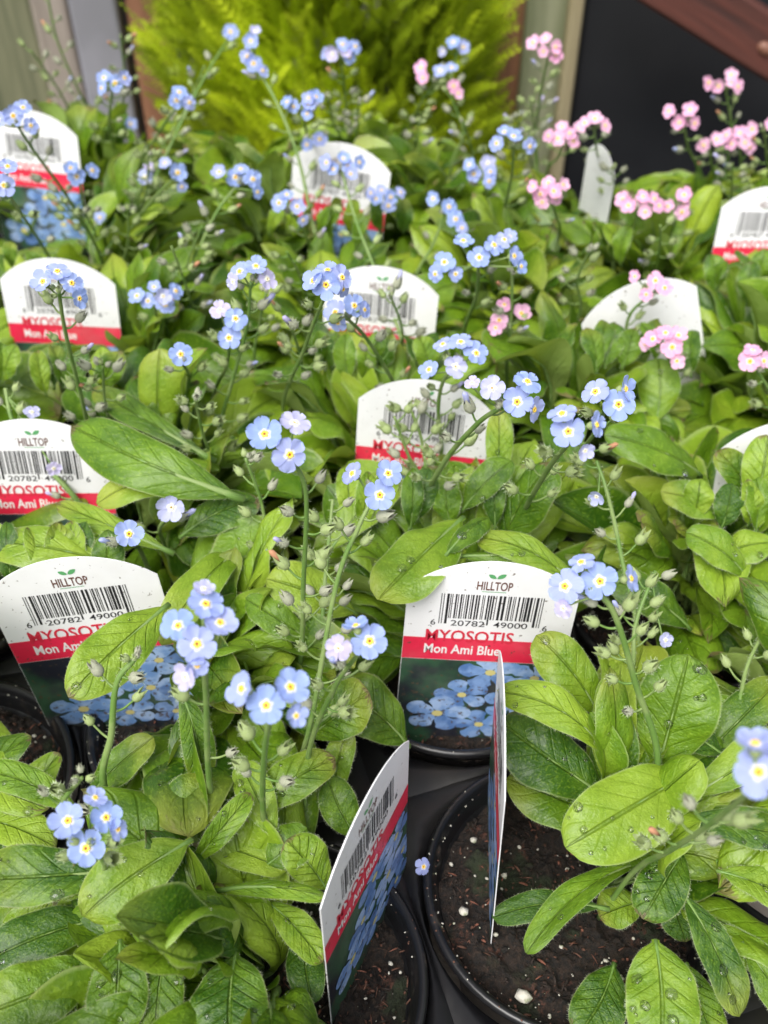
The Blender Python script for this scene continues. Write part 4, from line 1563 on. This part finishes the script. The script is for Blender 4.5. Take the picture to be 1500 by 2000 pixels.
stalk(465, 348, 42, [(460, 346, 42, 0, .15), (494, 350, 40, .4, .2), (428, 336, 36, -.4, .9), (503, 375, 30, .9, -.2), (470, 330, 34, .1, 1.1)], (335, 620), [(420, 420), (375, 520)], buds=9)
stalk(343, 335, 40, [(347, 337, 42, .1, .1), (322, 318, 30, -.4, .8), (355, 365, 26, .5, -.5)], (240, 480), (290, 400), buds=5)
stalk(283, 346, 38, [(283, 346, 36, 0, .1, 'w'), (292, 328, 28, .2, .9, 'w')], (250, 450), buds=3)
stalk(155, 340, 42, [(150, 345, 40, -.1, .2), (180, 333, 34, .8, .3), (138, 328, 34, -.4, .8)], (190, 470), buds=4)
stalk(30, 228, 46, [(26, 226, 46, -.1, .2), (60, 245, 36, .6, .1), (-5, 235, 42, -.4, .4), (45, 210, 38, .2, 1)], (195, 500), [(70, 300), (135, 390)], buds=8)
stalk(5, 350, 52, [(8, 362, 50, -.1, .1), (15, 325, 46, .2, .9), (-25, 345, 50, -.5, .3)], (100, 510), [(50, 430)], buds=4)
stalk(220, 160, 42, [(225, 162, 40, 0, .1), (203, 152, 36, -.4, .6), (243, 152, 34, .6, .5), (198, 172, 28, -.8, .1)], (232, 330), buds=6)
stalk(350, 192, 40, [(345, 196, 38, -.1, .2), (370, 200, 32, .6, .1), (350, 180, 36, .1, 1)], (262, 350), (310, 260), buds=6)
stalk(493, 108, 38, [(490, 80, 36, 0, .3), (495, 124, 40, 0, .1), (513, 138, 30, .5, .1), (483, 110, 34, -.4, .3), (498, 62, 26, .2, 1)], (625, 520), [(540, 200), (580, 300), (605, 410)], buds=10, thick=1.2)
stalk(450, 62, 34, [(450, 62, 36, -.2, .3)], (262, 460), [(400, 150), (330, 290)], buds=10)
stalk(665, 100, 36, 4, (685, 290), buds=14, bud1=.95)
stalk(592, 205, 40, 4, (600, 320), buds=5)
stalk(610, 268, 38, 2, (640, 340), buds=2)
stalk(893, 90, 34, [(885, 82, 30, -.2, .6), (905, 92, 32, .4, .2), (865, 100, 22, -.6, .1, 'w')], (880, 330), [(880, 180), (905, 260)], buds=8)
stalk(855, 145, 36, [(822, 132, 34, -.5, .6, 'p'), (826, 152, 28, -.3, .1, 'p'), (860, 138, 32, 0, .6, 'b'), (882, 132, 30, .3, .8, 'b'), (886, 168, 32, .4, .2, 'p'), (895, 182, 26, .5, -.1, 'p')], (795, 280), (815, 215), buds=10)
stalk(195, 425, 36, 1, (180, 500), buds=2)
stalk(255, 242, 32, 1, (270, 320), buds=2)
stalk(1073, 90, 38, 3, (1045, 290), (1057, 180), 'p', buds=12, bud1=.95)
stalk(1102, 262, 38, 4, (1065, 350), None, 'p', buds=4)
stalk(1160, 238, 40, [(1142, 240, 34, -.5, .6), (1162, 232, 38, 0, 1.1), (1182, 245, 32, .8, .4)], (1175, 350), None, 'p', buds=5)
stalk(1070, 372, 42, 5, (1090, 470), None, 'p', buds=3)
stalk(1246, 398, 40, 4, (1200, 500), None, 'p', buds=3)
stalk(1322, 395, 40, 3, (1290, 500), None, 'p', buds=3)
stalk(1417, 160, 36, 3, (1412, 350), None, 'p', buds=8)
stalk(1335, 228, 38, 3, (1365, 350), None, 'p', buds=4)
stalk(1385, 270, 36, 2, (1395, 370), None, 'p', buds=4)
stalk(1445, 275, 36, 3, (1450, 370), None, 'p', buds=4)
stalk(1492, 245, 38, 2, (1495, 360), None, 'p', buds=4)
stalk(1278, 560, 46, [(1280, 548, 42, .1, .4), (1298, 562, 38, .5, .2), (1240, 540, 30, -.7, .8), (1262, 575, 30, -.2, -.1)], (1215, 720), (1228, 620), 'p', buds=6)
stalk(1300, 675, 48, [(1275, 662, 44, -.5, .4), (1313, 678, 50, .05, .1), (1325, 655, 42, .4, .6), (1322, 705, 36, .2, -.3), (1300, 650, 40, 0, 1), (1260, 672, 32, -.8, 0)], (1310, 790), None, 'p', buds=3)
stalk(996, 620, 46, [(1018, 612, 44, .3, .3), (975, 625, 42, -.3, .2), (985, 595, 36, 0, .9), (968, 640, 34, -.4, -.2)], (950, 730), None, 'p', buds=3)
stalk(1475, 705, 50, [(1465, 706, 50, -.1, .1), (1492, 705, 40, .4, .2), (1470, 685, 40, 0, 1)], (1515, 840), None, 'p', buds=3)
stalk(1110, 745, 38, 1, (1120, 800), None, 'p', buds=1)
stalk(10, 745, 52, [(105, 915, 32, .2, -.2, 'w'), (62, 805, 34, .4, .9, 'w')], (160, 990), [(28, 830), (85, 905)], 'b', buds=10, bud0=0, bud1=.95, thick=1.3, coil=False)
stalk(262, 1270, 72, [], (210, 1560), [(228, 1335), (218, 1430)], 'b', buds=4, bud0=.0, bud1=.6, thick=1.3)
stalk(92, -20, 34, [], (190, 260), [(112, 80), (150, 170)], 'b', buds=8, bud0=0, bud1=.9, coil=False)
stalk(236, 60, 34, [], (240, 240), None, 'b', buds=8, bud0=0, bud1=.9, coil=False)
stalk(800, 780, 52, [], (830, 960), None, 'b', buds=8, bud0=0, bud1=.9, coil=False)
stalk(650, 960, 60, [], (620, 1280), None, 'b', buds=8, bud0=0, bud1=.9, coil=False)
stalk(1280, 1100, 60, [(1300, 1250, 34, .3, -.1, 'w')], (1230, 1330), None, 'b', buds=6, bud0=0, bud1=.9, coil=False)
stalk(1485, 1230, 60, [], (1440, 1420), None, 'b', buds=4, bud0=0, bud1=.8, coil=False)
stalk(160, 1500, 76, [], (140, 1600), None, 'b', buds=3, bud0=0, bud1=.8)

for (x_, y_, s_, fx_, fy_) in ((60, 90, 34, 150, 260), (290, 290, 40, 270, 440), (400, 120, 34, 300, 330), (395, 430, 44, 350, 600), (335, 470, 46, 380, 640), (520, 560, 48, 500, 720), (560, 600, 52, 600, 760),
                               (640, 180, 36, 680, 300), (700, 190, 36, 690, 320), (760, 560, 48, 780, 720), (820, 230, 36, 800, 340), (1010, 220, 36, 1040, 330), (1035, 180, 34, 1050, 320),
                               (905, 230, 36, 930, 360), (560, 480, 44, 600, 600), (250, 400, 42, 240, 540), (120, 380, 42, 200, 520), (1195, 320, 38, 1190, 420), (1430, 310, 38, 1430, 420),
                               (770, 800, 54, 840, 980), (480, 880, 60, 520, 1130), (1290, 430, 42, 1280, 540), (1150, 480, 44, 1130, 620), (200, 700, 54, 230, 880), (380, 760, 56, 420, 930)):
    stalk(x_, y_, s_, [], (fx_, fy_), None, 'p' if x_ > 1100 else 'b', buds=rs.choice((6, 8, 10)), bud0=0, bud1=.85, coil=rs.random() < .5, thick=.85)

# ------------------------------------------------------------------ rosettes of every plant
rg = random.Random(2024)


def blocked(mw, S):
    pr = []
    for t in (0.25, 0.5, 0.75, 1.0):
        for u in (-0.9, 0, 0.9):
            p = mw @ S(t, u)
            if p.z < -0.012:
                return True
            x, y, z = proj(p)
            if p.y > 0.5 and y < skyline(x) + 4:
                return True
            pr.append((x, y, z))
            for (x0, y0, x1, y1, zk) in KEEP:
                if x0 < x < x1 and y0 < y < y1 and z < zk:
                    return True
            for (fx, fy, fr, zk) in FLOW_OCC:
                if z < zk and abs(x - fx) < fr and abs(y - fy) < fr:
                    return True
            for (fx, fy, fr, zk) in HERO_OCC:
                if z < zk and abs(x - fx) < fr and abs(y - fy) < fr:
                    return True
    return False


for key, c in cells.items():
    pl = PLANTS[key]
    near = c.y < 0.46
    base_off = Vector((0.012, 0.004, 0)) if key == (0, 0) else Vector((0, 0, 0))
    target = 86 if c.y > 0.2 else 86
    if key == (0, 0):
        target = 38
    tries = 0
    cnt = 0
    az0 = rg.uniform(0, 6.28)
    while cnt < target and tries < 800:
        tries += 1
        k = cnt / target
        az = az0 + tries * 2.39996 + rg.uniform(-0.35, 0.35)
        tier = rg.random()
        el = R(12 + 66 * tier ** 1.1) + rg.uniform(-0.15, 0.15)
        L = (0.074 - 0.022 * tier) * rg.uniform(0.75, 1.12)
        if far_row := (c.y > 0.5):
            L *= 1.05
        br = 0.004 + 0.020 * rg.random()
        bh = rg.uniform(-0.006, 0.042) * (0.4 + tier)
        B = c + base_off + Vector((math.cos(az) * br, math.sin(az) * br, bh))
        dirv = Vector((math.cos(az) * math.cos(el), math.sin(az) * math.cos(el), math.sin(el)))
        S, me_n, me_f = rg.choice(VAR)
        up = Vector((0, 0, 1)) if el < R(70) else Vector((-math.cos(az), -math.sin(az), 0.4))
        zd = (up - dirv * up.dot(dirv)).normalized()
        xd = dirv.cross(zd)
        mw = frame(xd, dirv, zd, B) @ Matrix.Rotation(rg.uniform(-0.4, 0.4), 4, 'Y') @ Matrix.Diagonal((L * rg.uniform(0.85, 1.15), L, L, 1))
        if blocked(mw, S):
            continue
        tipx = proj(mw @ S(1, 0))
        midx = proj(mw @ S(0.5, 0))
        if not (-150 < midx[0] < 1650 and -50 < midx[1] < 2150) and cnt > 12:
            cnt += 1
            continue
        o = link('leaf', me_n if near else me_f, pl, mw)
        if near and c.y < 0.40 and rg.random() < 0.45:
            add_drops(o, S, mw, rg.choice((1, 2, 3)), rg, 0.0014, pl)
        cnt += 1
        NLEAF[key] += 1

# ------------------------------------------------------------------ small fallen things
p = Ph(828, 1693, 0.004)
mt = facing(p, -.6, .3).to_track_quat('Z', 'Y').to_matrix().to_4x4() @ Matrix.Scale(0.0075, 4)
mt.translation = p
o = link('fallen_flower', FM['b'][3], None, mt)
tag(o, 'crumpled blue flower fallen on the black rim between two front pots', 'flower')

# labels
PL = {
    (-1, 0): 'broad leafy plant at the front left, spreading beside the sharply turned tag',
    (0, 0): 'plant with water-beaded leaves growing in the pot with bare soil',
    (-1, 1): 'plant with tall budded stalks between the two clearest barcode tags',
    (0, 1): 'plant just behind the full clear barcode tag, one leaf hanging over its corner',
    (1, 1): 'dense plant near the right edge behind the blue cluster that overlaps the clear tag',
    (-1, 2): 'plant with one very large smooth leaf arching towards the left edge tags',
    (0, 2): 'plant with long budded stalks just left of the middle tag',
    (1, 2): 'plant right of the middle tag, under two blue clusters with clear yellow eyes',
    (2, 2): 'leafy flowerless plant near the right edge, below the blank sloping tag',
    (-1, 3): 'plant right of the left edge tag that has blue flowers hanging over it',
    (0, 3): 'plant in the middle rows whose flower stalk reaches up before the conifer',
    (1, 3): 'plant carrying the largest blue cluster, above the middle tag',
    (2, 3): 'pink-flowered plant directly behind the blank sloping tag',
    (-1, 4): 'blue-flowered plant right of the upper left tag with blue picture',
    (0, 4): 'leafy flowerless plant lower left of the farthest printed tag',
    (1, 4): 'blue-flowered plant just right of the farthest printed tag',
    (3, 4): 'plant with the most pink clusters, in front of the black panel',
    (-1, 5): 'back row plant with blue flowers in front of the posts',
    (0, 5): 'back row plant between the posts and the farthest printed tag',
    (1, 5): 'back row plant with pink and blue flowers mixed, before the conifer',
    (2, 4): 'back row pink-flowered plant beside the narrow edge-on tag',
    (2, 1): 'plant with the pink cluster cut by the right edge',
    (1, 0): 'plant at the right edge behind the water-beaded one',
    (-2, 0): 'plant showing only leaf tips at the lower left corner',
    (-2, 1): 'few leaves at the left edge beneath the tilted tag',
    (-2, 2): 'sliver of a plant at the left edge above the tilted tag',
    (-2, 3): 'leaves at the left edge between the two stacked left edge tags',
    (-2, 4): 'sliver of leaves at the left edge over the tag with hanging flowers',
    (-2, 5): 'leaf tips at the left edge under the bright red banded tag',
    (3, 3): 'plant at the right edge below the small red banded tag',
}
QL = {
    (0, 0): 'black round pot with bare soil and white grit showing, a thin tag in it',
    (-1, 0): 'black round pot behind the sharply turned tag at the front',
    (-2, 1): 'black pot with dark soil at the left edge under the tilted tag',
    (-1, 1): 'black pot rim showing under the foot of the tilted left tag',
    (0, 1): 'black pot in which the full clear barcode tag stands',
    (1, 1): 'black pot in shade behind the front right plant, near the right edge',
    (0, 3): 'black pot glimpsed in the gap left of the middle tag',
    (1, 2): 'black pot glimpsed behind the full clear barcode tag, towards the right',
    (-1, 2): 'black pot glimpsed behind the tilted left tag',
    (0, 2): 'black pot glimpsed low between the budded stalks, beneath the blue cluster left of centre',
    (2, 2): 'black pot glimpsed at the right beside the blank tag cut by the edge',
    (1, 4): 'black pot glimpsed under leaves above the largest blue cluster',
    (-1, 3): 'black pot glimpsed in the gap above the large smooth arching leaf',
    (-2, 5): 'corner of a black pot at the left edge under the bright red banded tag',
    (-2, 2): 'sliver of a black pot at the left edge, above the tilted tag',
}
UNSEEN_PLANTS = ((-2, 6), (3, 2), (4, 4))
UNSEEN_POTS = ((-2, 3), (-2, 4), (-1, 4), (0, 4), (1, 0), (1, 3), (2, 1), (2, 3), (-2, 0), (-2, 6), (-1, 5), (0, 5), (1, 5), (2, 4), (3, 2), (3, 3), (3, 4), (4, 4))


def remove_tree(o, kids):
    for ch in kids.get(o.name, []):
        remove_tree(ch, kids)
    bpy.data.objects.remove(o)


KIDS = {}
for o in list(SC.objects):
    if o.parent:
        KIDS.setdefault(o.parent.name, []).append(o)
for key in cells:
    tag(PLANTS[key], PL.get(key), 'plant', 'forget-me-nots in pots')
    tag(POTL[key], QL.get(key, 'black pot almost wholly hidden under the leaves of its plant'), 'pot', 'round black pots in the tray')
for key in UNSEEN_PLANTS:
    if key in PLANTS:
        remove_tree(PLANTS[key], KIDS)
for key in UNSEEN_POTS:
    if key in POTL:
        remove_tree(POTL[key], KIDS)
